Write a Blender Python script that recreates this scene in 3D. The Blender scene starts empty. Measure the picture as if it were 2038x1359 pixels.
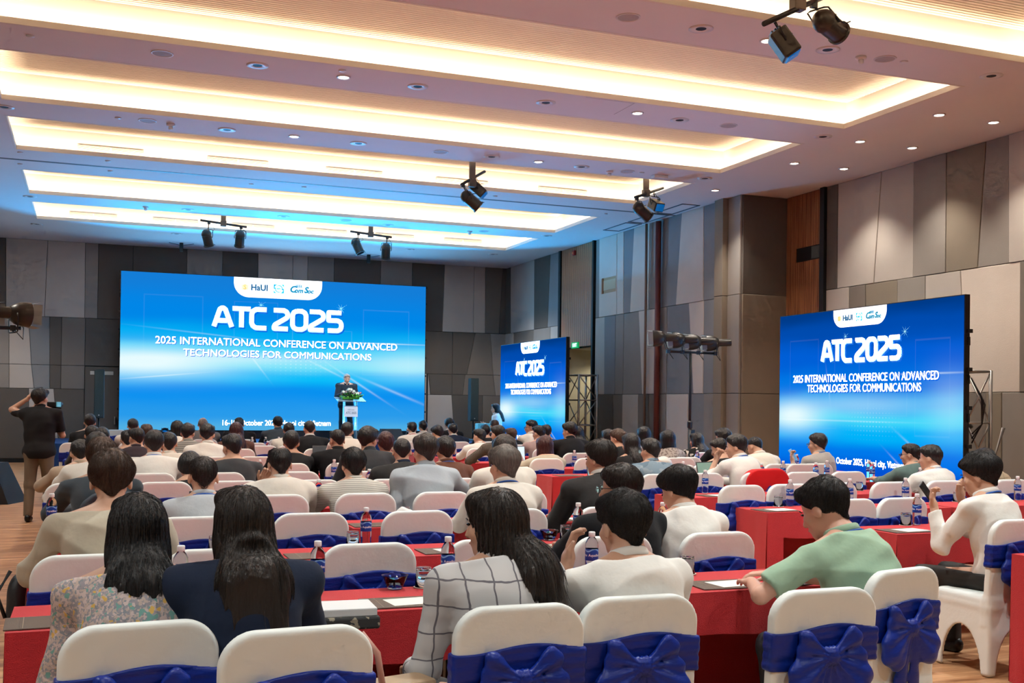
# Conference hall seen from the back row: camera, light and exposure first, then the room, then the things in it
import bpy, bmesh, math, random
import numpy as np
from mathutils import Vector, Matrix
D=bpy.data; SC=bpy.context.scene; COL=SC.collection
PI=math.pi
def V(*a): return np.array(a,dtype=np.float32)
# ---------------------------------------------------------------- camera, world, area lights, exposure
def setup():
    H=1.57; yaw=math.radians(21.2); pitch=math.radians(.5); roll=.0127
    f0=Vector((math.sin(yaw),math.cos(yaw),0)); r0=Vector((math.cos(yaw),-math.sin(yaw),0)); u0=Vector((0,0,1))
    fw=f0*math.cos(pitch)+u0*math.sin(pitch); up=u0*math.cos(pitch)-f0*math.sin(pitch)
    R=r0*math.cos(roll)+up*math.sin(roll); U=up*math.cos(roll)-r0*math.sin(roll)
    c=D.cameras.new('camera'); o=D.objects.new('camera',c); COL.objects.link(o)
    c.sensor_width=36; c.lens=2162*36/2038; c.shift_y=(787-679.5)/2038; c.clip_start=.05; c.clip_end=100
    M=Matrix(((R.x,U.x,-fw.x,0),(R.y,U.y,-fw.y,0),(R.z,U.z,-fw.z,H),(0,0,0,1))); o.matrix_world=M; SC.camera=o
    w=D.worlds.new('world'); SC.world=w; w.use_nodes=True; w.node_tree.nodes['Background'].inputs[0].default_value=(.02,.02,.022,1); w.node_tree.nodes['Background'].inputs[1].default_value=.5
    vs=SC.view_settings; vs.view_transform='Standard'; vs.look='None'; vs.gamma=1; vs.use_curve_mapping=False; vs.exposure=EXPO
    SC.cycles.max_bounces=5; SC.cycles.diffuse_bounces=3; SC.cycles.glossy_bounces=3; SC.cycles.transmission_bounces=5; SC.cycles.transparent_max_bounces=6
    SC.cycles.caustics_reflective=False; SC.cycles.caustics_refractive=False; SC.cycles.sample_clamp_indirect=4
    SC.cycles.use_denoising=True; SC.cycles.use_adaptive_sampling=True; SC.cycles.adaptive_threshold=.08; SC.cycles.adaptive_min_samples=12
EXPO=.35
def area(name,loc,rot,sx,sy,e,col,spread=PI):
    l=D.lights.new(name,'AREA'); l.shape='RECTANGLE'; l.size=sx; l.size_y=sy; l.energy=e; l.color=col; l.spread=spread
    o=D.objects.new(name,l); COL.objects.link(o); o.location=loc; o.rotation_euler=rot; return o
COVE=(1.,.79,.55); WARM=(1.,.92,.80)
CX0,CX1=-1.16,9.84
COFFERS=[(.77,2.98),(3.96,6.17),(7.15,9.36),(10.35,12.56),(13.54,15.79),(16.70,18.86),(20.5,22.8),(23.74,25.94)]
def room_lights():
    W=.16
    for y0,y1 in COFFERS:
        xm=(CX0+CX1)/2; L=CX1-CX0+.1; k=PCOVE
        # cove strips lie in the trough behind the lip and wash the recess walls
        area('cove_light',(xm,y1+.045,5.56),(math.radians(180-24),0,0),L,.03,k*L,COVE)
        area('cove_light',(xm,y0-.045,5.56),(math.radians(180+24),0,0),L,.03,k*L,COVE)
        Ly=y1-y0+.1
        area('cove_light',(CX1+.06,(y0+y1)/2,5.56),(math.radians(180),math.radians(38),0),.03,Ly,k*Ly,COVE)
        area('cove_light',(CX0-.06,(y0+y1)/2,5.56),(math.radians(180),math.radians(-38),0),.03,Ly,k*Ly,COVE)
    # light given off by the three LED walls
    area('led_wall_light',(4.65,28.78,2.8),(math.radians(90),0,PI),7.9,3.9,PLED,(.12,.55,1.),math.radians(165))
    area('led_wall_light',(10.42,13.0,1.6),(0,math.radians(90),0),2.9,4.,PLED*.22,(.10,.45,1.),math.radians(160))
    area('led_wall_light',(9.6,23.8,1.6),(0,math.radians(90),0),2.9,4.,PLED*.22,(.10,.45,1.),math.radians(160))
PCOVE=6.2; PLED=240.; PDOWN=370.; PUP=1150.
setup(); room_lights()
# ---------------------------------------------------------------- materials
MATS={}
def mat(name,col,rough=.6,metal=0.,spec=.5,emit=None,es=1.,trans=0.,ior=1.45,sheen=0.,noise=0.,nscale=8.,bump=0.,bscale=60.,stretch=(1,1,1),coat=0.,aniso=0.,alpha=1.,sss=0.):
    if name in MATS: return MATS[name]
    m=D.materials.new(name); m.use_nodes=True; nt=m.node_tree; b=nt.nodes['Principled BSDF']
    c=(col[0],col[1],col[2],1)
    b.inputs['Base Color'].default_value=c; b.inputs['Roughness'].default_value=rough
    b.inputs['Metallic'].default_value=metal; b.inputs['Specular IOR Level'].default_value=spec
    b.inputs['Transmission Weight'].default_value=trans; b.inputs['IOR'].default_value=ior
    b.inputs['Sheen Weight'].default_value=sheen; b.inputs['Coat Weight'].default_value=coat
    b.inputs['Anisotropic'].default_value=aniso; b.inputs['Alpha'].default_value=alpha
    if sss: b.inputs['Subsurface Weight'].default_value=sss; b.inputs['Subsurface Radius'].default_value=(.012,.004,.002)
    if emit: b.inputs['Emission Color'].default_value=(*emit,1); b.inputs['Emission Strength'].default_value=es
    if noise or bump:
        tc=nt.nodes.new('ShaderNodeTexCoord'); mp=nt.nodes.new('ShaderNodeMapping'); mp.inputs['Scale'].default_value=stretch
        nt.links.new(tc.outputs['Object'],mp.inputs['Vector'])
    if noise:
        n=nt.nodes.new('ShaderNodeTexNoise'); n.inputs['Scale'].default_value=nscale; n.inputs['Detail'].default_value=6
        nt.links.new(mp.outputs[0],n.inputs['Vector'])
        r=nt.nodes.new('ShaderNodeMix'); r.data_type='RGBA'
        r.inputs['A'].default_value=(*[x*(1-noise) for x in col],1); r.inputs['B'].default_value=(*[min(1,x*(1+noise)) for x in col],1)
        nt.links.new(n.outputs['Fac'],r.inputs['Factor']); nt.links.new(r.outputs['Result'],b.inputs['Base Color'])
    if bump:
        n=nt.nodes.new('ShaderNodeTexNoise'); n.inputs['Scale'].default_value=bscale; n.inputs['Detail'].default_value=4
        nt.links.new(mp.outputs[0],n.inputs['Vector'])
        bp=nt.nodes.new('ShaderNodeBump'); bp.inputs['Strength'].default_value=min(1,bump); bp.inputs['Distance'].default_value=.01*max(1,bump)
        nt.links.new(n.outputs['Fac'],bp.inputs['Height']); nt.links.new(bp.outputs[0],b.inputs['Normal'])
    MATS[name]=m; return m
def srgb(r,g,b):
    f=lambda c:(c/255/12.92 if c/255<=.04045 else ((c/255+.055)/1.055)**2.4)
    return (f(r),f(g),f(b))
# ---------------------------------------------------------------- object helpers
def link(o,parent=None):
    COL.objects.link(o)
    if parent is not None: o.parent=parent
    return o
def empty(name,loc=(0,0,0),rz=0.,label=None,cat=None,group=None,kind=None):
    o=D.objects.new(name,None); COL.objects.link(o); o.location=loc; o.rotation_euler=(0,0,rz); o.empty_display_size=.1
    return tag(o,label,cat,group,kind)
def tag(o,label=None,cat=None,group=None,kind=None):
    if label: o['label']=label
    if cat: o['category']=cat
    if group: o['group']=group
    if kind: o['kind']=kind
    return o
def mk(name,verts,faces,m=None,parent=None,smooth=False,loc=None,kind=None,label=None):
    me=D.meshes.new(name); me.from_pydata([tuple(map(float,v)) for v in verts] if not isinstance(verts,np.ndarray) else verts.tolist(),[],faces if isinstance(faces,list) else faces.tolist())
    if m is not None:
        for x in (m if isinstance(m,(list,tuple)) else [m]): me.materials.append(x)
    if smooth: me.polygons.foreach_set('use_smooth',[True]*len(me.polygons))
    o=D.objects.new(name,me); link(o,parent)
    if loc is not None: o.location=loc
    if kind: o['kind']=kind
    if label: o['label']=label
    return o
def again(src,name,parent=None,loc=None,rot=None,scale=None):
    o=D.objects.new(name,src.data if hasattr(src,'data') else src); link(o,parent)
    if loc is not None: o.location=loc
    if rot is not None: o.rotation_euler=rot
    if scale is not None: o.scale=scale
    return o
class MB:
    """collects simple shapes into one mesh"""
    def __init__(s): s.v=[]; s.f=[]; s.mi=[]
    def add(s,vs,fs,mi=0):
        k=len(s.v); s.v+= [tuple(map(float,v)) for v in vs]; s.f+=[tuple(i+k for i in f) for f in fs]; s.mi+=[mi]*len(fs); return s
    def box(s,x0,x1,y0,y1,z0,z1,mi=0,bev=0.):
        if bev>0:
            bm=bmesh.new(); bmesh.ops.create_cube(bm,size=1)
            for v in bm.verts: v.co=Vector(((x0+x1)/2+v.co.x*(x1-x0),(y0+y1)/2+v.co.y*(y1-y0),(z0+z1)/2+v.co.z*(z1-z0)))
            bmesh.ops.bevel(bm,geom=bm.edges[:],offset=bev,segments=2,affect='EDGES',profile=.5)
            bm.verts.index_update(); s.add([v.co for v in bm.verts],[[v.index for v in f.verts] for f in bm.faces],mi); bm.free(); return s
        return s.add([(x0,y0,z0),(x1,y0,z0),(x1,y1,z0),(x0,y1,z0),(x0,y0,z1),(x1,y0,z1),(x1,y1,z1),(x0,y1,z1)],[(3,2,1,0),(4,5,6,7),(0,1,5,4),(1,2,6,5),(2,3,7,6),(3,0,4,7)],mi)
    def tube(s,pts,r,n=8,mi=0,cap=True):
        P=[Vector(p) for p in pts]; R=r if isinstance(r,(list,tuple)) else [r]*len(P)
        rings=[]; up=Vector((0,0,1))
        for i,p in enumerate(P):
            d=(P[min(i+1,len(P)-1)]-P[max(i-1,0)]).normalized()
            a=d.cross(up if abs(d.dot(up))<.95 else Vector((1,0,0))).normalized(); b=a.cross(d).normalized()
            rings.append([p+(a*math.cos(t*2*PI/n)+b*math.sin(t*2*PI/n))*R[i] for t in range(n)])
        vs=[v for q in rings for v in q]; fs=[]
        for i in range(len(P)-1):
            for t in range(n): fs.append((i*n+t,i*n+(t+1)%n,(i+1)*n+(t+1)%n,(i+1)*n+t))
        if cap: fs.append(tuple(range(n-1,-1,-1))); fs.append(tuple((len(P)-1)*n+t for t in range(n)))
        return s.add(vs,fs,mi)
    def lathe(s,prof,n=20,c=(0,0,0),mi=0,close=True):
        vs=[];fs=[]
        for r,z in prof:
            for t in range(n): a=2*PI*t/n; vs.append((c[0]+r*math.cos(a),c[1]+r*math.sin(a),c[2]+z))
        for i in range(len(prof)-1):
            for t in range(n): fs.append((i*n+t,i*n+(t+1)%n,(i+1)*n+(t+1)%n,(i+1)*n+t))
        if close:
            fs.append(tuple(range(n-1,-1,-1))); fs.append(tuple((len(prof)-1)*n+t for t in range(n)))
        return s.add(vs,fs,mi)
    def xf(s,M,start=0):
        for i in range(start,len(s.v)): s.v[i]=tuple(M@Vector(s.v[i]))
        return s
    def build(s,name,m,parent=None,smooth=False,loc=None,kind=None,label=None,auto=False):
        o=mk(name,s.v,s.f,m,parent,smooth or auto,loc,kind,label)
        if any(s.mi): o.data.polygons.foreach_set('material_index',s.mi)
        if auto:
            bm=bmesh.new(); bm.from_mesh(o.data)
            for e in bm.edges: e.smooth= not(len(e.link_faces)==2 and e.calc_face_angle(0)>.6)
            bm.to_mesh(o.data); bm.free()
        return o
# ---------------------------------------------------------------- distance fields and surface nets
def rc(P,a,b,r1,r2):
    a=V(*a);b=V(*b); ba=b-a; L=float(ba@ba)+1e-9
    t=np.clip((P-a)@ba/L,0,1); q=P-a-t[:,None]*ba; return np.sqrt(np.einsum('ij,ij->i',q,q))-(r1+(r2-r1)*t)
def rcf(P,a,b,r1,r2,fy=1.,fx=1.):
    s=V(fx,fy,1); return rc(P*s,np.array(a)*s,np.array(b)*s,r1,r2)/max(fy,fx)
def el(P,c,r,R=None):
    q=P-V(*c)
    if R is not None: q=q@R
    r=V(*r); q=q/r; k0=np.sqrt(np.einsum('ij,ij->i',q,q)); q=q/r; k1=np.sqrt(np.einsum('ij,ij->i',q,q))+1e-6
    return k0*(k0-1)/k1
def smin(a,b,k): h=np.clip(.5+.5*(b-a)/k,0,1); return b+(a-b)*h-k*h*(1-h)
def smax(a,b,k): return -smin(-a,-b,k)
def rotx(a): c,s=math.cos(a),math.sin(a); return np.array([[1,0,0],[0,c,-s],[0,s,c]],dtype=np.float32)
def rotz(a): c,s=math.cos(a),math.sin(a); return np.array([[c,-s,0],[s,c,0],[0,0,1]],dtype=np.float32)
def roty(a): c,s=math.cos(a),math.sin(a); return np.array([[c,0,s],[0,1,0],[-s,0,c]],dtype=np.float32)
def wav(P,f,seed,n=5):
    r=np.random.RandomState(seed); o=np.zeros(len(P),dtype=np.float32)
    for i in range(n):
        d=r.normal(size=3); d/=np.linalg.norm(d); o+=np.sin(P@(d*f*(.7+.8*r.rand())).astype(np.float32)+r.rand()*6.28)
    return o/n
def nets(f,lo,hi,h):
    lo=np.array(lo,dtype=np.float32);hi=np.array(hi,dtype=np.float32)
    C=4; H=h*C
    nc=np.maximum(1,np.ceil((hi-lo)/H).astype(int))
    g=np.stack(np.meshgrid(*[lo[i]+H*(np.arange(nc[i])+.5) for i in range(3)],indexing='ij'),-1).reshape(-1,3).astype(np.float32)
    fc=f(g).reshape(nc); act=np.abs(fc)<H*1.35
    n=nc*C+1
    Vv=np.repeat(np.repeat(np.repeat(np.where(fc>0,1.,-1.).astype(np.float32),C,0),C,1),C,2); Vv=np.pad(Vv,((0,1),)*3,mode='edge')
    m=np.repeat(np.repeat(np.repeat(act,C,0),C,1),C,2); m=np.pad(m,((0,1),)*3,mode='edge')
    m2=m.copy()
    for ax in range(3):
        s=np.zeros_like(m2); sl=[slice(None)]*3; sl2=[slice(None)]*3; sl[ax]=slice(1,None); sl2[ax]=slice(None,-1)
        s[tuple(sl)]=m2[tuple(sl2)]; m2=m2|s
    idx=np.argwhere(m2); Vv[m2]=f((lo+idx*h).astype(np.float32))
    Vv[0]=Vv[-1]=1;Vv[:,0]=Vv[:,-1]=1;Vv[:,:,0]=Vv[:,:,-1]=1
    S=Vv<0
    c=[S[i:n[0]-1+i,j:n[1]-1+j,k:n[2]-1+k] for i in(0,1) for j in(0,1) for k in(0,1)]
    cnt=sum(x.astype(np.int8) for x in c); A=(cnt>0)&(cnt<8)
    ci=np.argwhere(A); vid=-np.ones(A.shape,dtype=np.int64); vid[A]=np.arange(len(ci))
    acc=np.zeros((len(ci),3),dtype=np.float32); w=np.zeros(len(ci),dtype=np.float32)
    cor=[(i,j,k) for i in(0,1) for j in(0,1) for k in(0,1)]
    val={q:Vv[ci[:,0]+q[0],ci[:,1]+q[1],ci[:,2]+q[2]] for q in cor}
    for q in cor:
        for ax in range(3):
            if q[ax]==0:
                p=list(q);p[ax]=1;p=tuple(p); a=val[q];b=val[p]; s=(a<0)!=(b<0)
                t=np.where(s,a/(a-b+1e-12),0); e=np.array(q,dtype=np.float32)[None]+np.zeros((len(ci),3),dtype=np.float32); e[:,ax]+=t
                acc+=e*s[:,None]; w+=s
    vt=lo+(ci+acc/np.maximum(w,1)[:,None])*h
    F=[]
    for ax in range(3):
        a,b=[(1,2),(2,0),(0,1)][ax]
        sl=[slice(None)]*3; sl2=[slice(None)]*3; sl[ax]=slice(None,-1); sl2[ax]=slice(1,None)
        s0=S[tuple(sl)];s1=S[tuple(sl2)]; ch=np.argwhere(s0!=s1)
        ok=(ch[:,a]>0)&(ch[:,b]>0)&(ch[:,a]<n[a]-1)&(ch[:,b]<n[b]-1); ch=ch[ok]
        fl=s0[ch[:,0],ch[:,1],ch[:,2]]
        o=[]
        for da,db in((-1,-1),(0,-1),(0,0),(-1,0)):
            q=ch.copy();q[:,a]+=da;q[:,b]+=db; o.append(vid[q[:,0],q[:,1],q[:,2]])
        o=np.stack(o,1); o[~fl]=o[~fl][:,::-1]; F.append(o)
    return vt,np.concatenate(F)
def npmesh(name,vt,F):
    me=D.meshes.new(name); me.vertices.add(len(vt)); me.vertices.foreach_set('co',vt.astype(np.float32).ravel())
    k=F.shape[1]; me.loops.add(F.size); me.loops.foreach_set('vertex_index',F.astype(np.int32).ravel())
    me.polygons.add(len(F)); me.polygons.foreach_set('loop_start',np.arange(len(F),dtype=np.int32)*k)
    me.polygons.foreach_set('use_smooth',np.ones(len(F),dtype=bool)); me.update(calc_edges=True); me.validate(); return me
def blob(name,f,lo,hi,h,m,parent=None,post=None):
    vt,F=nets(f,lo,hi,h)
    if post: vt=post(vt)
    me=npmesh(name,vt,F)
    me.materials.append(m); o=D.objects.new(name,me); link(o,parent); return o
# ---------------------------------------------------------------- the room
RX0,RX1,RY0,RY1,CZ=-3.7,12.2,-3.4,29.4,5.52
CEIL=mat('ceiling_paint',(.72,.70,.69),.9,noise=.02,nscale=3)
COFP=mat('coffer_paint',(.72,.68,.62),.85)
RIBM=mat('ribbed_metal_ceiling',(.78,.70,.60),.38,spec=.6)
DARK=mat('black_gap',(.006,.006,.007),.6); BLACK=mat('black_metal',(.012,.012,.013),.42,spec=.5); BLK2=mat('black_matte',(.02,.02,.022),.75)
STEEL=mat('steel_tube',(.42,.40,.38),.35,metal=.9); WHT=mat('white_plastic',(.75,.74,.72),.5)
def fabric(k,c): return mat('wall_fabric_'+k,tuple(v*g for v,g in zip(c,(1.28,1.24,1.20))),.95,spec=.15,noise=.09,nscale=2.2,bump=.5,bscale=220)
FB={0:fabric('dark',(.105,.092,.082)),1:fabric('brown_grey',(.165,.145,.128)),2:fabric('mid_grey',(.235,.215,.20)),3:fabric('blue_grey',(.20,.205,.215)),4:fabric('light',(.40,.365,.335)),5:fabric('olive',(.205,.175,.14)),6:fabric('pale',(.52,.46,.41))}
def wood_mat(k=1.,sc=.35):
    m=D.materials.new('slatted_wood'); m.use_nodes=True; nt=m.node_tree; b=nt.nodes['Principled BSDF']; b.inputs['Roughness'].default_value=.5
    tc=nt.nodes.new('ShaderNodeTexCoord'); mp=nt.nodes.new('ShaderNodeMapping'); mp.inputs['Scale'].default_value=(9,9,.35); nt.links.new(tc.outputs['Object'],mp.inputs[0])
    n=nt.nodes.new('ShaderNodeTexNoise'); n.inputs['Scale'].default_value=3; n.inputs['Detail'].default_value=8; nt.links.new(mp.outputs[0],n.inputs['Vector'])
    r=nt.nodes.new('ShaderNodeValToRGB'); r.color_ramp.elements[0].position=.3; r.color_ramp.elements[0].color=(.16*k,.055*k*.95,.024*k*.8,1); r.color_ramp.elements[1].position=.7; r.color_ramp.elements[1].color=(.42*k,.18*k*.95,.085*k*.8,1)
    nt.links.new(n.outputs['Fac'],r.inputs[0]); nt.links.new(r.outputs[0],b.inputs['Base Color']); return m
WOOD=wood_mat(); WOOD2=wood_mat(1.25)
def floor_mat():
    m=D.materials.new('wood_streak_floor'); m.use_nodes=True; nt=m.node_tree; b=nt.nodes['Principled BSDF']; b.inputs['Roughness'].default_value=.42; b.inputs['Specular IOR Level'].default_value=.4
    tc=nt.nodes.new('ShaderNodeTexCoord'); mp=nt.nodes.new('ShaderNodeMapping'); mp.inputs['Scale'].default_value=(.55,5,1); nt.links.new(tc.outputs['Object'],mp.inputs[0])
    n=nt.nodes.new('ShaderNodeTexNoise'); n.inputs['Scale'].default_value=2.2; n.inputs['Detail'].default_value=9; n.inputs['Roughness'].default_value=.62; n.inputs['Distortion'].default_value=.5; nt.links.new(mp.outputs[0],n.inputs['Vector'])
    r=nt.nodes.new('ShaderNodeValToRGB'); e=r.color_ramp.elements; e[0].position=.32; e[0].color=(.25,.10,.042,1); e[1].position=.66; e[1].color=(.66,.37,.19,1); q=e.new(.5); q.color=(.47,.24,.115,1)
    nt.links.new(n.outputs['Fac'],r.inputs[0]); nt.links.new(r.outputs[0],b.inputs['Base Color'])
    bp=nt.nodes.new('ShaderNodeBump'); bp.inputs['Strength'].default_value=.15; nt.links.new(n.outputs['Fac'],bp.inputs['Height']); nt.links.new(bp.outputs[0],b.inputs['Normal']); return m
tag(MB().box(RX0-.2,RX1+2.2,RY0-.2,RY1+.2,-.1,0).build('floor',floor_mat()),kind='structure')
# ceiling slab with the coffer openings left free
q=MB(); ys=[RY0-.2]+[v for c in COFFERS for v in c]+[RY1+.2]
q.box(RX0-.2,CX0,RY0-.2,RY1+.2,CZ,CZ+.02); q.box(CX1,RX1+2.2,RY0-.2,RY1+.2,CZ,CZ+.02)
for i in range(0,len(ys),2): q.box(CX0,CX1,ys[i],ys[i+1],CZ,CZ+.02)
ceil=tag(q.build('ceiling',CEIL),kind='structure')
q=MB(); q.box(RX0,11.2,19.62,19.70,CZ-.004,CZ); q.build('partition_track',mat('track_grey',(.12,.13,.14),.5),ceil)
LSTRIP=mat('cove_light_strip',(1,.8,.5),.5,emit=(1,.66,.35),es=3.)
for y0,y1 in COFFERS:
    W=.14; t=.03; zr=CZ+.40
    q=MB(); 
    g=.006
    for a in ((CX0-t,CX1+t,y1-g,y1+t),(CX0-t,CX1+t,y0-t,y0+g),(CX1-g,CX1+t,y0+g,y1-g),(CX0-t,CX0+g,y0+g,y1-g)): q.box(a[0],a[1],a[2],a[3],CZ-.002,CZ+.068)
    q.build('coffer_lip',COFP,ceil)
    q=MB(); X0,X1,Y0,Y1=CX0-W,CX1+W,y0-W,y1+W
    q.box(X0-.03,X1+.03,Y1,Y1+.03,CZ+.02,zr+.03); q.box(X0-.03,X1+.03,Y0-.03,Y0,CZ+.02,zr+.03); q.box(X0-.03,X0,Y0,Y1,CZ+.02,zr+.03); q.box(X1,X1+.03,Y0,Y1,CZ+.02,zr+.03)
    q.box(X0-.03,X1+.03,Y0-.03,Y1+.03,zr+.03,zr+.06)
    q.build('coffer_wall',COFP,ceil)
    # ribbed ceiling of the coffer: real corrugation
    vs=[];fs=[];n=int((Y1-Y0-.08)/.058); d=(Y1-Y0-.08)/n
    for i in range(n):
        y=Y0+.04+i*d
        for dy,z in ((0,0),(d*.62,0),(d*.68,.012),(d*.94,.012)):
            vs+= [(X0+.04,y+dy,zr-.005+z),(X1-.04,y+dy,zr-.005+z)]
    for i in range(len(vs)//2-1): fs.append((2*i,2*i+1,2*i+3,2*i+2))
    mk('ribbed_panel',vs,fs,RIBM,ceil,kind='stuff')
    q=MB(); q.box(CX0-.09,CX1+.09,y1+.05,y1+.075,CZ+.022,CZ+.034); q.box(CX0-.09,CX1+.09,y0-.075,y0-.05,CZ+.022,CZ+.034); q.build('light_strip',LSTRIP,ceil)
VENTF=mat('vent_frame',(.70,.62,.50),.6); VENTS=mat('vent_slot',(.30,.20,.11),.7)
def vent(x0,x1,y,z):
    o=MB().box(x0,x1,y-.003,y+.012,z-.055,z+.055).build('air_vent',VENTS,ceil)
    for k in range(6):
        zz=z-.05+.02*k; MB().box(x0,x1,y-.007,y-.003,zz-.004,zz+.004).build('slat',VENTF,o) if k in(0,5) else None
    q=MB()
    for k in range(1,5): zz=z-.05+.02*k; q.box(x0,x1,y-.006,y-.003,zz-.0045,zz+.0045)
    q.build('slats',VENTF,o,kind='stuff')
    MB().box((x0+x1)/2-.012,(x0+x1)/2+.012,y-.008,y-.003,z-.052,z+.052).build('divider',VENTF,o)
for x in (.25,2.29,4.31,6.33,8.36): vent(x-.51,x+.51,18.992,CZ+.135)
for x in (0,1.76,3.51,5.26,6.95,8.73): vent(x-.5,x+.5,26.072,CZ+.165)
# things let into the ceiling
LITM=mat('downlight_lit',(1,.95,.85),.5,emit=(1,.93,.82),es=14.); RIMW=mat('downlight_trim',(.7,.69,.68),.4)
def spot(name,loc,e,ang,blend,col,rot=(0,0,0),r=.05):
    l=D.lights.new(name,'SPOT'); l.energy=e; l.spot_size=math.radians(ang); l.spot_blend=blend; l.color=col; l.shadow_soft_size=r
    o=D.objects.new(name,l); COL.objects.link(o); o.location=loc; o.rotation_euler=rot; return o
g0='lit round downlights in the ceiling'
DLN=[('second bay from the big screen end, over the left block','x')]
LIT=[(2.80,13.0,'left lit round downlight on the band beyond the second coffer'),(2.76,16.2,'left lit round downlight on the band before the air vents'),(6.71,16.25,'lit round downlight left of the hanging spotlight pair'),(6.80,13.0,'lit round downlight right of the ceiling access hatch'),(10.51,11.45,'lit downlight above the right screen, inner row, nearest'),(11.45,11.45,'lit downlight above the right screen, wall row, nearest'),(10.51,13.05,'lit downlight above the right screen, inner row, second'),(11.47,13.05,'lit downlight above the right screen, wall row, second'),(10.50,14.64,'lit downlight above the right screen, inner row, third'),(11.47,14.64,'lit downlight above the right screen, wall row, third'),(10.52,17.05,'lit downlight close before the wall pillar'),(6.72,9.87,'lit round downlight behind the nearest hanging spotlights')]
q=MB(); q.lathe([(.085,0),(.085,-.012),(.066,-.014),(.062,0)],24,close=False); rim=None; lens=None
for x,y,lb in LIT:
    e=empty('downlight',(x,y,CZ),label=lb,cat='downlight',group=g0)
    if rim is None:
        rim=q.build('trim_ring',RIMW,e,smooth=True); lens=MB().lathe([(.064,-.004),(.0,-.006)],24,close=False).build('lens',LITM,e)
    else: again(rim,'trim_ring',e); again(lens,'lens',e)
    spot('downlight_or_fill_beam',(x,y,CZ-.03),PDOWN*(1 if x<10 else .5),110 if x<10 else 95,.8,WARM,r=.06)
for x,y in ((9.0,26.6),(-2.4,20),(-2.4,26.5),(-2.4,2),(-2.4,8),(-2.4,14),(11.2,2),(11.2,6),(5,-1.5),(1,-1.5),(2.76,6.7),(6.7,6.7),(2.8,3.5),(6.8,3.5),(2.8,9.87)): spot('downlight_or_fill_beam',(x,y,CZ-.03),PDOWN,120,.6,WARM if y>8 else (.93,1.,.99),r=.08)  # beams without fixtures; the far ones are added to brighten the front wall
DK=[(1.77,12.96),(3.74,13.02),(5.48,13.04),(5.88,9.84),(7.5,9.87),(7.5,13.09),(9.85,13.05),(9.84,9.88),(1.79,16.21),(3.74,16.23),(5.9,16.24),(7.51,16.31),(9.82,16.25),(-1.15,16.2),(1.82,23.32),(-1.16,23.16),(-1.19,26.76),(6.08,23.4),(3.77,23.3),(1.84,26.81),(7.55,26.85),(9.79,26.76),(9.84,23.27)]
rim=None
BANDS=((9.85,'nearest ceiling band'),(13.,'second ceiling band'),(16.2,'third ceiling band'),(19.6,'ceiling band with the dark track'),(23.3,'ceiling band before the last coffer'),(26.8,'ceiling strip along the front wall'))
ORD='first second third fourth fifth sixth seventh eighth ninth'.split()
def where(L,x,y):
    b=min(BANDS,key=lambda q:abs(q[0]-y)); s=sorted([q[0] for q in L if min(BANDS,key=lambda r:abs(r[0]-q[1]))==b]); return '%s from the left on the %s'%(ORD[s.index(x)],b[1])
for x,y in DK:
    e=empty('recessed_spotlight',(x,y,CZ),label='unlit black-centred spotlight, '+where(DK,x,y),cat='ceiling light',group='unlit recessed spotlights in the ceiling')
    if rim is None:
        rim=MB().lathe([(.13,0),(.13,-.006),(.075,-.010),(.055,-.002)],24,close=False).build('trim_ring',RIMW,e,smooth=True); lens=MB().lathe([(.056,-.003),(0,-.0035)],20,close=False).build('lens',DARK,e)
    else: again(rim,'trim_ring',e); again(lens,'lens',e)
GRL=mat('speaker_grille',(.50,.47,.45),.7,bump=.8,bscale=300)
SPK=[(.7,12.95),(5.03,9.84),(8.28,9.87),(8.27,13.07),(5.05,16.25),(.69,16.15),(8.35,16.31),(5.09,23.2),(8.29,23.29)]
for i,(x,y) in enumerate(SPK):
    e=empty('ceiling_speaker',(x,y,CZ),label='round ceiling speaker, '+where(SPK,x,y),cat='speaker',group='round speakers in the ceiling')
    if i==0:
        rim=MB().lathe([(.125,0),(.125,-.008),(.112,-.010),(.108,-.003)],28,close=False).build('rim',RIMW,e,smooth=True); lens=MB().lathe([(.109,-.004),(.05,-.009),(0,-.010)],28,close=False).build('grille',GRL,e,smooth=True)
    else: again(rim,'rim',e); again(lens,'grille',e)
SMK=[(7.99,9.92),(1.01,16.22),(8.08,16.43),(.99,23.34),(8.0,23.43)]
for i,(x,y) in enumerate(SMK):
    e=empty('smoke_detector',(x,y,CZ),label='white smoke detector, '+where(SMK,x,y),cat='smoke detector',group='smoke detectors on the ceiling')
    if i==0:
        rim=MB().lathe([(.06,0),(.06,-.02),(.05,-.03),(.028,-.035)],20).build('base',WHT,e,smooth=True); lens=MB().lathe([(.03,-.033),(.032,-.07),(.018,-.082)],16).build('sensor_head',WHT,e,smooth=True)
    else: again(rim,'base',e); again(lens,'sensor_head',e)
SML=[(8.54,9.86),(8.61,16.28),(-.67,12.9),(.3,16.15),(-1.11,19.07),(-1.16,20.01),(.21,19.14),(2.66,20.08),(3.59,19.94),(2.73,12.75),(.26,19.96),(7.08,19.27),(9.79,20.07)]
for i,(x,y) in enumerate(SML):
    o=MB().lathe([(.045,0),(.045,-.008),(.03,-.016),(0,-.017)],18,close=False).build('ceiling_sensor',RIMW,None,smooth=True,loc=(x,y,CZ)); tag(o,'small round ceiling cap, '+where(SML,x,y),'cap','small caps in the ceiling')
o=MB().box(-.13,.13,-.07,.07,-.05,0,bev=.008).build('wireless_router',WHT,None,loc=(9.0,16.37,CZ)); tag(o,'flat white box fixed under the ceiling before the right spotlight pair','router')
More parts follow.
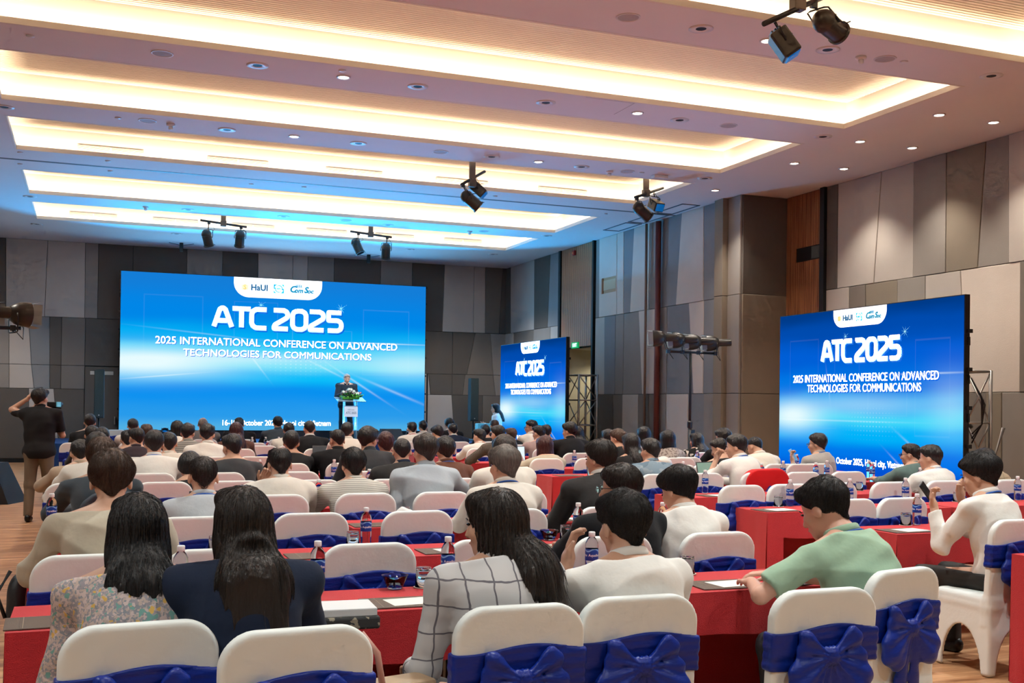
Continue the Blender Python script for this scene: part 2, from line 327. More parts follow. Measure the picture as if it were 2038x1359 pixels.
# access hatch outline
o=MB().box(-.35,.35,-.3,-.295,-.003,0).box(.345,.35,-.3,.3,-.003,0).build('access_hatch',mat('hatch_line',(.5,.48,.46),.8),None,loc=(6.2,12.9,CZ)); tag(o,'faint square access hatch in the ceiling band','hatch')
for y0,hn in ((19.0,'nearest of three, right of the pipes'),(20.2,'middle of three, above the pipes'),(21.4,'farthest of three, left of the pipes')): 
    o=MB(); 
    for a in ((-.2,.2,-.55,-.52),(-.2,.2,.52,.55),(-.2,-.17,-.55,.55),(.17,.2,-.55,.55)): o.box(a[0],a[1],a[2],a[3],-.012,0)
    o=o.build('hatch_frame',mat('track_grey2',(.1,.13,.16),.5),None,loc=(10.85,y0,CZ)); tag(o,'dark framed ceiling hatch, '+hn,'hatch','framed hatches along the wall')
# ---------------- walls with acoustic panels
def wallpanels(root,org,ax,nrm,rows,thick=.03,gap=.008):
    """rows: (z_top,z_bottom,[(u_top,u_bottom)...],[shade...]) seams bound the panels; nrm = outward direction of the panel face"""
    for zt,zb,se,sh in rows:
        for k,s in enumerate((list(sh)+[1,4,2,0,4,2])[:len(se)-1]):
            if s is None: continue
            (a,b),(c,d)=se[k],se[k+1]; th=thick+.006*((k*7+int(zt*3))%3)
            g=gap/2; P=[(b+g,zb+g),(d-g,zb+g),(c-g,zt-g),(a+g,zt-g)]; B=.006
            Q=[(b+g+B,zb+g+B),(d-g-B,zb+g+B),(c-g-B,zt-g-B),(a+g+B,zt-g-B)]
            T=lambda u,z,w:(u,org+nrm*w,z) if ax==1 else (org+nrm*w,u,z)
            vs=[T(u,z,0) for u,z in P]+[T(u,z,th-B) for u,z in P]+[T(u,z,th) for u,z in Q]
            fs=[(i,(i+1)%4,(i+1)%4+4,i+4) for i in range(4)]+[(i+4,(i+1)%4+4,(i+1)%4+8,i+8) for i in range(4)]+[(8,9,10,11)]
            if c<a: fs=[f[::-1] for f in fs]
            mk('acoustic_panel',vs,fs,FB[s],root)
WB=mat('wall_base',(.03,.028,.027),.9)
wf=tag(MB().box(RX0-.2,13.9,RY1,RY1+.15,0,CZ).build('wall_front',WB),kind='structure')
e0=lambda a:[(x,x) for x in a]
wallpanels(wf,RY1,1,-1,[
 (5.52,3.62,[(-3.7,-3.7),(-2.9,-2.95),(-2,-1.97),(-1.05,-1.1),(-.18,-.17),(.13,.13),(.96,.96),(2.28,2.28),(3.18,3.18),(4.1,4.1),(5.02,5.02),(5.42,5.42),(6.14,6.14),(7.44,7.44),(8.35,8.34),(9.3,9.25),(10.18,10.18),(10.52,10.54),(11.06,10.96),(11.2,11.2)],[1,0,4,4,2,0,0,2,0,4,4,2,0,2,0,4,4,1,0,1]),
 (3.62,2.42,[(-3.7,-3.7),(-1.9,-1.88),(-1.46,-1.38),(-.98,-.96),(-.7,-.7),(-.15,-.15),(.66,.66),(1.41,1.36),(2.92,3.0),(5.28,5.15),(6.94,7.02),(8.74,8.73),(9.56,9.57),(10.24,10.0),(10.7,10.8),(11.2,11.2)],[2,4,3,0,1,0,0,1,2,0,1,0,0,1,2]),
 (2.42,1.83,[(-3.7,-3.7),(-1.88,-1.87),(-1.38,-1.31),(-.96,-.95),(-.7,-.7),(-.15,-.15)],[2,4,3,0,1]),
 (2.42,1.83,[(8.74,8.73),(8.86,8.92),(9.56,9.56),(9.95,9.88),(10.8,10.88),(11.2,11.2)],[4,0,0,1,2]),
 (1.83,.10,[(-3.7,-3.7),(-1.43,-1.4),(-.86,-.7),(-.15,-.14)],[0,4,0]),
 (1.83,.10,[(8.70,8.70),(9.55,9.70),(10.49,10.52),(11.2,11.2)],[4,0,1])])
tag(MB().box(RX0,11.2,RY1-.03,RY1,0,.10).build('baseboard_front',DARK),kind='structure')
# double service door in the front wall, left of the big screen
for k,(x0,x1) in enumerate(((-.14,.655),(.665,1.46))):
    d=MB().box(x0,x1,RY1-.045,RY1-.005,.01,2.40,bev=.006).build('door_%d'%(k+1),FB[0]); tag(d,kind='structure')
    pl=MB().box(x0+.12,x0+.67,RY1-.06,RY1-.045,2.20,2.29,bev=.004).build('sign_plate',mat('cream_plate',(.55,.50,.42),.6),d)
    MB().box(x1-.09 if k==0 else x0+.05,x1-.06 if k==0 else x0+.08,RY1-.10,RY1-.045,.95,1.15,bev=.008).build('door_handle',STEEL,d)
d=MB().box(8.80,8.845,RY1-.05,RY1-.02,0,2.42).build('trim_1',DARK); tag(d,kind='structure')
# right wall, far part (x=11.2) with the tall timber leaf over the doorway
wr=tag(MB().box(11.2,11.35,25.3,RY1+.15,0,CZ).box(11.2,11.35,17.95,23.42,0,CZ).box(11.2,11.35,23.42,25.3,3.0,CZ).build('wall_right_far',WB),kind='structure')
def rev(se,sh): return se[::-1],sh[::-1]
ft=[(29.4,29.4),(29.04,28.97),(27.23,27.2),(26.13,26.27),(25.50,25.50)]; a,b=rev(ft,[0,4,0,3])
wallpanels(wr,11.2,0,-1,[(5.52,3.62,a,b)])
a,b=rev([(29.4,29.4),(28.74,28.68),(27.2,27.4),(26.07,26.08),(25.50,25.50)],[4,1,2,4]); wallpanels(wr,11.2,0,-1,[(3.62,1.83,a,b)])
a,b=rev([(29.4,29.4),(28.2,28.1),(26.9,26.9),(25.5,25.5)],[1,0,2]); wallpanels(wr,11.2,0,-1,[(1.83,.1,a,b)])
a,b=rev([(23.38,23.38),(23.19,23.16),(22.27,22.24),(21.94,21.92),(21.43,21.58),(20.70,20.72),(20.34,20.34),(19.35,19.55),(18.5,18.48),(17.95,17.95)],[2,6,6,3,6,2,3,6,3]); wallpanels(wr,11.2,0,-1,[(5.52,3.66,a,b)])
a,b=rev([(23.38,23.38),(22.87,22.84),(22.29,22.3),(21.89,21.9),(21.17,20.97),(20.32,20.3),(19.93,19.91),(19.03,18.82),(18.46,18.46),(17.95,17.95)],[4,3,2,2,6,2,3,6,3]); wallpanels(wr,11.2,0,-1,[(3.66,1.84,a,b)])
a,b=rev([(23.38,23.38),(22.4,22.3),(21.9,21.9),(21.15,21.15),(20.67,20.65),(20.25,20.25),(19.91,19.91),(19.03,19.03),(18.42,18.42),(17.95,17.95)],[0,1,4,1,1,2,6,3,2]); wallpanels(wr,11.2,0,-1,[(1.84,.1,a,b)])
tag(MB().box(11.17,11.2,17.95,23.4,0,.10).build('baseboard_right',DARK),kind='structure')
# opening with a lit timber niche high on the wall
n_=MB().box(11.155,11.169,22.29,23.05,4.2,4.56).build('trim_2',mat('niche_timber',(.42,.27,.14),.6)); tag(n_,kind='structure')
MB().box(11.150,11.156,22.29,22.93,4.27,4.50).build('niche_back',mat('niche_pale',(.55,.44,.28),.6),n_); MB().box(11.13,11.156,22.93,22.97,4.2,4.56).build('niche_post',WOOD,n_)
# timber boards above the doorway
tw=tag(MB().box(11.17,11.2,23.42,25.50,3.02,CZ).build('trim_3',DARK),kind='structure')
def boards(root,x,y0,y1,z0,z1,n,ax=0):
    w=(y1-y0)/n
    me=None
    for k in range(n):
        if me is None:
            me=MB().box(x-.018,x,0,w-.006,z0,z1,bev=.003) if ax==0 else MB().box(0,w-.006,x-.018,x,z0,z1,bev=.003)
            o=me.build('timber_slat',WOOD2,root); me=o.data; o.location=(0,y0,0)
        else: again(me,'timber_slat',root,loc=(0,y0+k*w,0))
boards(tw,11.17,23.50,25.36,3.02,CZ-.01,16)
MB().box(11.12,11.2,25.38,25.50,0,CZ).build('black_post',DARK,tw); MB().box(11.12,11.2,23.42,23.50,0,CZ).build('black_post',DARK,tw)
# doorway: side room seen through it
sr=tag(MB().box(11.35,13.6,25.36,25.45,0,3.0).box(13.5,13.6,23.3,25.45,0,3.0).box(11.35,13.6,23.3,23.4,0,3.0).box(11.3,13.6,23.3,25.45,3.0,3.05).build('wall_side_room',mat('cream_wall',(.55,.50,.38),.8)),kind='structure')
spot('side_room_light',(12.4,24.4,2.95),60,150,.5,(1,.9,.65))
dl=MB().box(11.22,12.0,23.44,23.50,0,2.96,bev=.005).build('door_3',mat('door_teal_shade',(.05,.09,.10),.5)); tag(dl,kind='structure'); MB().box(11.85,11.9,23.5,23.56,.95,1.15,bev=.005).build('door_handle',STEEL,dl)
o=empty('exit_sign',(11.165,24.45,3.065),label='green illuminated EXIT sign over the doorway in the right wall',cat='sign')
MB().box(-.04,0,-.2,.2,-.075,.075,bev=.006).build('housing',mat('exit_green',(.0,.25,.06),.4,emit=(.0,.45,.10),es=.5),o)
EXT=mat('exit_white',(.9,1,.9),.5,emit=(.7,1,.75),es=1.2)
def text(s,size,m,parent,loc,rot,ex=.002,bold=0.,shear=0.,align='CENTER',sx=1.,name='lettering',spacing=1.,fat=0.):
    c=D.curves.new(name,'FONT'); c.body=s; c.size=size; c.extrude=ex; c.offset=bold; c.shear=shear; c.align_x=align; c.align_y='CENTER'; c.resolution_u=3; c.space_character=spacing
    o=D.objects.new('tmp',c); COL.objects.link(o); dg=bpy.context.evaluated_depsgraph_get(); me=D.meshes.new_from_object(o.evaluated_get(dg)); D.objects.remove(o); D.curves.remove(c)
    me.materials.clear(); me.materials.append(m)
    if fat:
        bm=bmesh.new()
        for dx,dy in ((0,0),(fat,0),(-fat,0),(0,fat*.7),(0,-fat*.7)):
            k=len(bm.verts); bm.from_mesh(me); bm.verts.ensure_lookup_table()
            for v in bm.verts[k:]: v.co.x+=dx; v.co.y+=dy
        bm.to_mesh(me); bm.free()
    o=D.objects.new(name,me); link(o,parent); o.location=loc; o.rotation_euler=rot; o.scale=(sx,1,1); return o
text('EXIT',.12,EXT,o,(-.042,0,.0),(PI/2,0,-PI/2),bold=.003)
o=empty('fire_alarm',(11.15,24.55,5.36),label='small red fire alarm box high on the timber slats',cat='alarm'); MB().box(-.05,0,-.06,.06,-.06,.06,bev=.008).build('housing',mat('alarm_red',(.5,.02,.02),.4),o); MB().lathe([(.035,0),(.03,.03),(0,.035)],14,close=False).xf(Matrix.Translation((-.05,0,0))@Matrix.Rotation(-PI/2,4,'Y')).build('beacon',mat('alarm_lens',(.8,.2,.1),.2),o,smooth=True)
# pipes down the wall
def pipe(y,r,z0,z1,m,lb): tag(MB().tube([(11.08,y,z0),(11.08,y,z1)],r,12).build('wall_pipe',m,smooth=True),lb,'pipe')
pipe(20.70,.028,0,CZ-.02,mat('pipe_tan',(.22,.13,.09),.5),'thin tan pipe running down the panelled right wall')
pipe(20.17,.062,0,CZ-.05,mat('pipe_maroon',(.16,.035,.028),.45),'thick maroon pipe running down the panelled right wall')
# pillar block between far and near wall
pb=tag(MB().box(11.2,12.4,17.2,17.95,0,CZ).build('wall_pillar',WB),kind='structure')
for zt,zb in ((5.52,3.68),(3.68,1.84),(1.84,.1)):
    s=[5,1,5][[5.52,3.68,1.84].index(zt)]
    wallpanels(pb,17.2,1,-1,[(zt,zb,[(11.2,11.2),(12.2,12.2)],[5 if zt<5 else 0])]); wallpanels(pb,11.2,0,-1,[(zt,zb,[(17.2,17.2),(17.62,17.62)],[2])])
    q=MB().box(11.06,11.2,17.64,17.93,zb+.004,zt-.004,bev=.006).build('acoustic_panel',FB[5],pb)
# near wall (x=12.2) with timber niche
wn=tag(MB().box(12.2,12.35,RY0-.2,17.2,0,CZ).build('wall_right_near',WB),kind='structure')
def sh_(se,s): return se[::-1],s[::-1]
a,b=sh_([(15.98,15.98),(15.68,15.68),(14.56,14.73),(13.8,13.8),(13.09,13.09),(12.31,12.45),(11.88,11.86),(10.6,10.7),(9.2,9.0),(7.4,7.5),(5.5,5.3),(3.2,3.4),(1,1),(-1.4,-1.2),(-3.4,-3.4)],[0,4,4,2,5,2,4,6,1,4,2,0,4,1]); wallpanels(wn,12.2,0,-1,[(5.52,3.68,a,b)])
a,b=sh_([(15.98,15.98),(15.36,15.36),(14.94,14.89),(14.15,14.14),(13.52,13.52),(12.79,12.66),(11.66,11.65),(10.1,10.2),(8,7.8),(6,6.1),(4,3.8),(1.6,1.7),(-1,-1),(-3.4,-3.4)],[4,1,5,2,4,6,1,4,2,0,4,2,1]); wallpanels(wn,12.2,0,-1,[(3.68,1.84,a,b)])
a,b=sh_([(15.98,15.98),(15.24,15.21),(14,14.09),(12.26,12.26),(11.97,11.95),(10.2,10.1),(8.2,8.2),(6,6),(3.4,3.4),(.4,.4),(-3.4,-3.4)],[2,4,1,5,2,4,1,2,4,0]); wallpanels(wn,12.2,0,-1,[(1.84,.1,a,b)])
tag(MB().box(12.17,12.2,RY0,16,0,.10).build('baseboard_right_near',DARK),kind='structure')
tn=tag(MB().box(12.17,12.2,15.98,17.2,0,CZ).build('trim_4',DARK),kind='structure')
w=(17.16-16.10)/18; me=None
for k in range(18):
    y=16.10+k*w
    segs=[(0.02,4.27),(4.53,CZ-.01)] if 16.15<y+w/2<16.86 else [(0.02,CZ-.01)]
    for z0,z1 in segs: MB().box(12.152,12.17,y,y+w-.006,z0,z1).build('timber_slat',WOOD,tn)
MB().box(12.10,12.2,15.98,16.10,0,CZ).build('black_post',DARK,tn); MB().box(12.164,12.172,16.15,16.86,4.27,4.53).build('dark_slot',DARK,tn); MB().box(12.15,12.163,16.12,16.40,4.29,4.51).build('slot_glass',mat('slot_glass',(.10,.13,.13),.15),tn)
# walls behind and left of the camera
wl=tag(MB().box(RX0-.15,RX0,RY0-.2,RY1+.15,0,CZ).build('wall_left',WB),kind='structure')
wallpanels(wl,RX0,0,1,[(5.52,3.65,e0([RY0+i*1.64 for i in range(21)]),[(i*5+2)%7 for i in range(20)]),(3.65,1.84,e0([RY0+i*2.05 for i in range(17)]),[(i*3+4)%7 for i in range(16)]),(1.84,.1,e0([RY0+i*2.05 for i in range(17)]),[(i*2+1)%7 for i in range(16)])])
wb=tag(MB().box(RX0-.15,12.35,RY0-.2,RY0,0,CZ).build('wall_back',WB),kind='structure')
wallpanels(wb,RY0,1,1,[(5.52,2.8,e0([-3.7+i*1.59 for i in range(11)]),[(i*3+1)%7 for i in range(10)]),(2.8,.1,e0([-3.7+i*1.59 for i in range(11)]),[(i*5+4)%7 for i in range(10)])])
# pale rail on the front wall near the door
tag(MB().box(-1.05,-.4,29.25,29.4,.28,.40,bev=.01).build('trim_5',mat('rail_grey',(.22,.2,.19),.7)),kind='structure')
# ---------------------------------------------------------------- LED walls
ES=2**-EXPO
class NX:
    def __init__(s,nt): s.nt=nt
    def m(s,op,*a):
        n=s.nt.nodes.new('ShaderNodeMath'); n.operation=op
        for i,x in enumerate(a):
            if isinstance(x,(int,float)): n.inputs[i].default_value=x
            else: s.nt.links.new(x,n.inputs[i])
        return n.outputs[0]
    def gauss(s,u,v,cu,cv,su,sv,amp=1.):
        a=s.m('DIVIDE',s.m('SUBTRACT',u,cu),su); b=s.m('DIVIDE',s.m('SUBTRACT',v,cv),sv)
        return s.m('MULTIPLY',s.m('EXPONENT',s.m('MULTIPLY',s.m('ADD',s.m('MULTIPLY',a,a),s.m('MULTIPLY',b,b)),-1.)),amp)
    def ray(s,u,v,u0,v0,u1,v1,w,amp,asp=2.):
        # soft straight streak from one point to another (v runs up, aspect kept)
        dx=(u1-u0)*asp; dy=v1-v0; L=math.hypot(dx,dy); dx/=L; dy/=L
        px=s.m('MULTIPLY',s.m('SUBTRACT',u,u0),asp); py=s.m('SUBTRACT',v,v0)
        al=s.m('ADD',s.m('MULTIPLY',px,dx),s.m('MULTIPLY',py,dy)); ac=s.m('SUBTRACT',s.m('MULTIPLY',px,dy),s.m('MULTIPLY',py,dx))
        return s.gauss(al,ac,L*.4,0.,L*.35,w,amp)
def ledmat(name,stops,glow,asp,gain=1.):
    m=D.materials.new(name); m.use_nodes=True; nt=m.node_tree; nt.nodes.clear(); x=NX(nt)
    uv=nt.nodes.new('ShaderNodeUVMap'); sp=nt.nodes.new('ShaderNodeSeparateXYZ'); nt.links.new(uv.outputs[0],sp.inputs[0]); u,v=sp.outputs[0],sp.outputs[1]
    r=nt.nodes.new('ShaderNodeValToRGB'); e=r.color_ramp.elements; r.color_ramp.interpolation='EASE'
    e[0].position=stops[0][0]; e[0].color=(*srgb(*stops[0][1]),1); e[1].position=stops[-1][0]; e[1].color=(*srgb(*stops[-1][1]),1)
    for p,c in stops[1:-1]: q=e.new(p); q.color=(*srgb(*c),1)
    nz=nt.nodes.new('ShaderNodeTexNoise'); nz.inputs['Scale'].default_value=2.2; nz.inputs['Detail'].default_value=2; mp=nt.nodes.new('ShaderNodeMapping'); mp.inputs['Scale'].default_value=(1,3,1); nt.links.new(uv.outputs[0],mp.inputs[0]); nt.links.new(mp.outputs[0],nz.inputs[0])
    vv=x.m('ADD',v,x.m('MULTIPLY',x.m('SUBTRACT',nz.outputs['Fac'],.5),.09)); nt.links.new(vv,r.inputs[0])
    w=None
    for g in glow:
        t=x.gauss(u,v,*g[1:]) if g[0]=='g' else x.ray(u,v,*g[1:],asp)
        w=t if w is None else x.m('ADD',w,t)
    # faint square grid of light lines and city lights
    def lines(cu,cv,hu,hv,amp):
        a=x.m('ABSOLUTE',x.m('SUBTRACT',u,cu)); b=x.m('ABSOLUTE',x.m('SUBTRACT',v,cv)); d=x.m('MAXIMUM',x.m('DIVIDE',a,hu),x.m('DIVIDE',b,hv))
        return x.m('MULTIPLY',x.m('LESS_THAN',x.m('ABSOLUTE',x.m('SUBTRACT',d,1.)),.02),amp)
    for c in ((.16,.66,.09,.20,.018),(.42,.72,.07,.12,.025),(.86,.60,.08,.22,.025),(.64,.57,.10,.10,.03),(.30,.50,.06,.1,.025)): w=x.m('ADD',w,lines(*c))
    bx=x.m('LESS_THAN',x.m('FRACT',x.m('MULTIPLY',u,60.)),.3); by=x.m('LESS_THAN',x.m('FRACT',x.m('MULTIPLY',v,46.)),.3)
    dots=x.m('MULTIPLY',x.m('MULTIPLY',bx,by),x.gauss(u,v,.56,.44,.10,.05,.28)); w=x.m('ADD',w,dots)
    w=x.m('MINIMUM',w,1.)
    mx=nt.nodes.new('ShaderNodeMix'); mx.data_type='RGBA'; nt.links.new(w,mx.inputs['Factor']); nt.links.new(r.outputs[0],mx.inputs['A']); mx.inputs['B'].default_value=(.80,.97,1,1)
    em=nt.nodes.new('ShaderNodeEmission'); em.inputs[1].default_value=ES*gain; nt.links.new(mx.outputs['Result'],em.inputs[0])
    o=nt.nodes.new('ShaderNodeOutputMaterial'); nt.links.new(em.outputs[0],o.inputs[0]); return m
MAINLED=ledmat('led_picture_bright',[(0.,(80,175,228)),(.10,(40,155,235)),(.25,(8,145,240)),(.36,(0,190,250)),(.43,(110,225,250)),(.52,(60,210,250)),(.60,(0,175,245)),(.75,(0,135,232)),(1.,(20,125,215))],
 [('g',.06,.43,.26,.085,1.05),('g',.45,.47,.30,.035,.4),('g',.95,.45,.16,.09,.45),('r',1.02,.595,.55,.595,.004,.6),('r',.86,.2,.62,.5,.006,.35),('r',1.0,.18,.72,.40,.008,.3),('r',.40,.5,.47,.32,.005,.3),('r',.72,.35,.56,.5,.006,.3),('r',.0,.32,.3,.38,.004,.35),('r',.1,.65,.5,.58,.004,.2)],2.)
SIDELED=ledmat('led_picture_deep',[(0.,(5,45,120)),(.08,(0,60,160)),(.18,(0,80,210)),(.28,(0,120,235)),(.38,(0,180,250)),(.45,(60,215,250)),(.52,(0,175,245)),(.62,(0,120,230)),(.76,(0,95,215)),(.90,(0,75,175)),(1.,(0,58,135))],
 [('g',.09,.46,.16,.07,1.),('g',.5,.52,.35,.05,.3),('g',.95,.52,.10,.13,.25),('r',1.02,.665,.6,.665,.004,.5),('r',.95,.18,.66,.42,.005,.4),('r',.75,.2,.62,.32,.004,.25),('r',.30,.7,.33,.5,.004,.2),('r',.0,.44,.9,.44,.004,.25)],1.35)
TXW=mat('screen_white',(1,1,1),.6,emit=(1,1,1),es=.98*ES); TXC=mat('screen_cyan_white',(.6,.95,1),.6,emit=srgb(190,238,252),es=ES); TXS=mat('screen_letter_shadow',(0,.1,.4),.6,emit=srgb(0,88,190),es=ES)
BADGE=mat('screen_badge_white',(1,1,1),.6,emit=(.97,.98,1),es=ES); TXB=mat('screen_teal',(0,.3,.4),.6,emit=srgb(0,120,160),es=ES); TXN=mat('screen_navy',(0,.1,.2),.6,emit=srgb(10,85,125),es=ES); TXO=mat('screen_orange',(1,.6,.2),.6,emit=srgb(250,185,90),es=ES); TXSQ=mat('screen_emblem_blue',(0,.6,.8),.6,emit=srgb(0,165,215),es=ES); STAR=mat('screen_sparkle',(.6,1,1),.6,emit=srgb(150,240,255),es=ES)
GLY={'A':([[(0,0),(.27,.93),(.36,1),(.44,1),(.53,.93),(.84,0)],[(.17,.33),(.62,.33)]],.86),'T':([[(0,1),(.86,1)],[(.43,1),(.43,0)]],.88),'C':([[(.74,1),(.24,1),(.09,.9),(.03,.75),(.03,.25),(.09,.1),(.24,0),(.74,0)]],.84),
 '2':([[(0,1),(.5,1),(.63,.93),(.68,.82),(.68,.68),(.63,.6),(.08,.22),(.03,.12),(.03,0),(.70,0)]],.88),'0':([[(.24,1),(.50,1),(.64,.92),(.70,.78),(.70,.22),(.64,.08),(.50,0),(.24,0),(.10,.08),(.04,.22),(.04,.78),(.10,.92),(.24,1)]],.88),
 '5':([[(.70,1),(.06,1),(.06,.56),(.52,.56),(.65,.49),(.70,.38),(.70,.18),(.65,.07),(.52,0),(.02,0)]],.80),' ':([],.24)}
def glyphs(s,h,wid,th,sx):
    """stroke lettering as flat ribbons with round joins; returns an MB centred on x"""
    q=MB(); x=0; 
    for c in s:
        st,adv=GLY[c]
        for pl in st:
            P=[Vector(((x+a)*h*sx,b*h,0)) for a,b in pl]; closed=(P[0]-P[-1]).length<1e-6
            for i in range(len(P)-1):
                d=(P[i+1]-P[i]).normalized(); n=Vector((-d.y,d.x,0))*th/2
                q.add([P[i]+n,P[i]-n,P[i+1]-n,P[i+1]+n,P[i]+n+Vector((0,0,.01)),P[i]-n+Vector((0,0,.01)),P[i+1]-n+Vector((0,0,.01)),P[i+1]+n+Vector((0,0,.01))],[(0,1,5,4),(1,2,6,5),(2,3,7,6),(3,0,4,7),(4,5,6,7)])
                if i>0: q.add([P[i]+Vector((math.cos(t*PI/5)*th/2,math.sin(t*PI/5)*th/2,.0099)) for t in range(10)],[tuple(range(10))])
        x+=adv
    w=(x)*h*sx
    for i in range(len(q.v)): a=q.v[i]; q.v[i]=(a[0]-w/2,a[1]-h/2,a[2])
    return q
def star(r,n=8):
    vs=[(0,0,.012)]; r*=.8
    for i in range(n*2): a=PI*i/n+.2; rr=r*((1,.55,.8,.6)[(i//2)%4] if i%2 else .055); vs.append((math.cos(a)*rr,math.sin(a)*rr,.012))
    return vs,[(0,i+1,(i+1)%(2*n)+1) for i in range(2*n)]
def led_wall(label,loc,rz,W,Hh,main):
    """local frame: x to the right as the audience sees it, z up, faces -y; origin at the bottom centre"""
    root=empty('led_wall',loc,rz,label=label,cat='screen')
    me=D.meshes.new('screen_face'); nx,nz=(16,8) if main else (8,6)
    o=mk('screen_face',[(-W/2,-.0,0),(W/2,-.0,0),(W/2,-.0,Hh),(-W/2,-.0,Hh)],[(0,1,2,3)],MAINLED if main else SIDELED,root)
    uvl=o.data.uv_layers.new(name='UVMap'); 
    for i,c in enumerate(((0,0),(1,0),(1,1),(0,1))): uvl.data[i].uv=c
    MB().box(-W/2-.012,W/2+.012,.003,.085,-.012,Hh+.012).build('cabinet_back',BLACK,root)
    q=MB()
    for k in range(int(Hh/.5)+1):
        for s in(-1,1): q.box(s*(W/2+.012),s*(W/2+.05),.03,.10,min(Hh-.05,k*.5),min(Hh-.05,k*.5)+.05); q.box(s*(W/2+.004),s*(W/2+.03),.05,.08,min(Hh-.05,k*.5)-.16,min(Hh-.05,k*.5)-.05)
    q.build('cabinet_locks',BLACK,root,kind='stuff')
    if not main:
        for k in range(7): MB().box(-W/2+.5*k+.2,-W/2+.5*k+.3,.085,.13,.1,Hh-.1).build('frame_rail',BLACK,root)
    rt=(PI/2,0,0); F=-.006
    if main: # measured heights and widths on the wall
        bx0,bx1,bz0=-1.22,1.09,3.48; tx=-.02; tz=2.94; th_=.62; sx=.885; tht=.135; l2=(.02,2.285,.27,1.0,6.33); l3=(.0,1.99,.25,1.0,4.92); dt=(-.04,.19,.20,2.83)
    else:
        bx0,bx1,bz0=-.64,.55,2.72; tx=.0; tz=2.37; th_=.37; sx=.83; tht=.078; l2=(-.02,1.955,.17,1.,3.22); l3=(0,1.80,.17,1.,2.52); dt=(.06,.71,.135,1.75)
    # badge hanging from the top edge
    n=10; R_=.38 if main else .2; vs=[(bx0,F,Hh),(bx1,F,Hh)]; vs+=[(bx1-R_+R_*math.cos(-t*PI/2/n),F,bz0+R_+R_*math.sin(-t*PI/2/n)) for t in range(n+1)]; vs+=[(bx0+R_-R_*math.sin(t*PI/2/n),F,bz0+R_-R_*math.cos(t*PI/2/n)) for t in range(n+1)]
    mk('badge',vs,[tuple(range(len(vs)))[::-1]],BADGE,root)
    bw=bx1-bx0; bc=(bx0+bx1)/2; bh=Hh-bz0; bm=bz0+bh*.50; G=F-.004
    ts=bh*.42
    o=text('HaUI',ts,TXN,root,(bx0+bw*.285,G,bm),rt,bold=.006*ts/.2); fit(o,bw*.185)
    mk('emblem',[(bx0+bw*.085,G,bm-ts*.32),(bx0+bw*.16,G,bm-ts*.32),(bx0+bw*.16,G,bm+ts*.32),(bx0+bw*.085,G,bm+ts*.32)],[(0,1,2,3)],mat('screen_pale_orange',(1,.8,.5),.6,emit=srgb(253,225,180),es=ES),root)
    o=text('S',ts*.8,TXO,root,(bx0+bw*.122,G-.002,bm),rt,bold=.004)
    a=bx0+bw*.445; b=bx0+bw*.56; hh=ts*.52
    mk('emblem',[(a,G,bm-hh),(b,G,bm-hh),(b,G,bm+hh),(a,G,bm+hh)],[(0,1,2,3)],TXSQ,root)
    cx=(a+b)/2; rr=(b-a)*.30
    q=MB(); q.add([(cx+rr*math.cos(t*PI/10),G-.002,bm+rr*math.sin(t*PI/10)) for t in range(20)],[tuple(range(20))])
    for s in(-1,1): # two swooshes round the disc
        P=[(cx+s*(rr*1.05+rr*.25*t/8)*math.cos(PI*.9-t*PI/9),bm+s*(rr*1.05+rr*.35*t/8)*math.sin(PI*.9-t*PI/9)) for t in range(9)]; P2=[(cx+s*(rr*1.5+rr*.25*t/8)*math.cos(PI*.9-t*PI/9),bm+s*(rr*1.4+rr*.3*t/8)*math.sin(PI*.9-t*PI/9)) for t in range(9)]
        P=[(max(a,min(b,p[0])),max(bm-hh,min(bm+hh,p[1]))) for p in P];P2=[(max(a,min(b,p[0])),max(bm-hh,min(bm+hh,p[1]))) for p in P2]
        q.add([(p[0],G-.002,p[1]) for p in P]+[(p[0],G-.002,p[1]) for p in P2],[(i,i+1,i+10,i+9) for i in range(8)])
    q.build('emblem_disc',BADGE,root); o=text('REV',rr*.75,TXSQ,root,(cx,G-.004,bm),rt,bold=.002); fit(o,rr*1.3)
    o=text('C',ts*1.1,TXB,root,(bx0+bw*.66,G,bm),rt,bold=.008*ts/.2,shear=.25); o=text('om',ts*.8,TXB,root,(bx0+bw*.732,G,bm-ts*.12),rt,bold=.006*ts/.2,shear=.25); fit(o,bw*.100)
    o=text('S',ts*1.0,TXB,root,(bx0+bw*.812,G,bm-ts*.02),rt,bold=.008*ts/.2,shear=.25); o=text('oc',ts*.72,TXB,root,(bx0+bw*.868,G,bm-ts*.14),rt,bold=.006*ts/.2,shear=.25); fit(o,bw*.075)
    o=text('IEEE',ts*.42,TXB,root,(bx0+bw*.735,G,bm+ts*.42),rt,bold=.002); fit(o,bw*.075)
    mk('underline',[(bx0+bw*.66,G,bm-ts*.66),(bx0+bw*.90,G,bm-ts*.66),(bx0+bw*.90,G,bm-ts*.62),(bx0+bw*.66,G,bm-ts*.62)],[(0,1,2,3)],mat('screen_line_grey',(.5,.7,.8),.6,emit=srgb(150,195,210),es=ES),root)
    # title with its drop shadow
    M=Matrix.Rotation(PI/2,4,'X')
    for m,dx,dz,y,t,nm in ((TXS,.03,-.045,F,tht*.98,'title_shadow'),(TXC,.0,-.012,F-.014,tht*.96,'title_edge'),(TXW,0,.006,F-.026,tht*.68,'title_letters')):
        q=glyphs('ATC 2025',th_-tht,0,t,1.115 if main else .955); q.xf(M); q.build(nm,m,root,loc=(tx+dx*(th_/.6),y,tz+dz*(th_/.6)))
    k=th_/.62
    for px,pz,r in ((-.50,th_*.56,.20*k),(1.62,th_*.56,.26*k)):
        vs,fs=star(r); q=MB().add(vs,fs).xf(M); q.build('sparkle',STAR,root,loc=(tx+px*(1 if main else .60),F-.03,tz+pz))
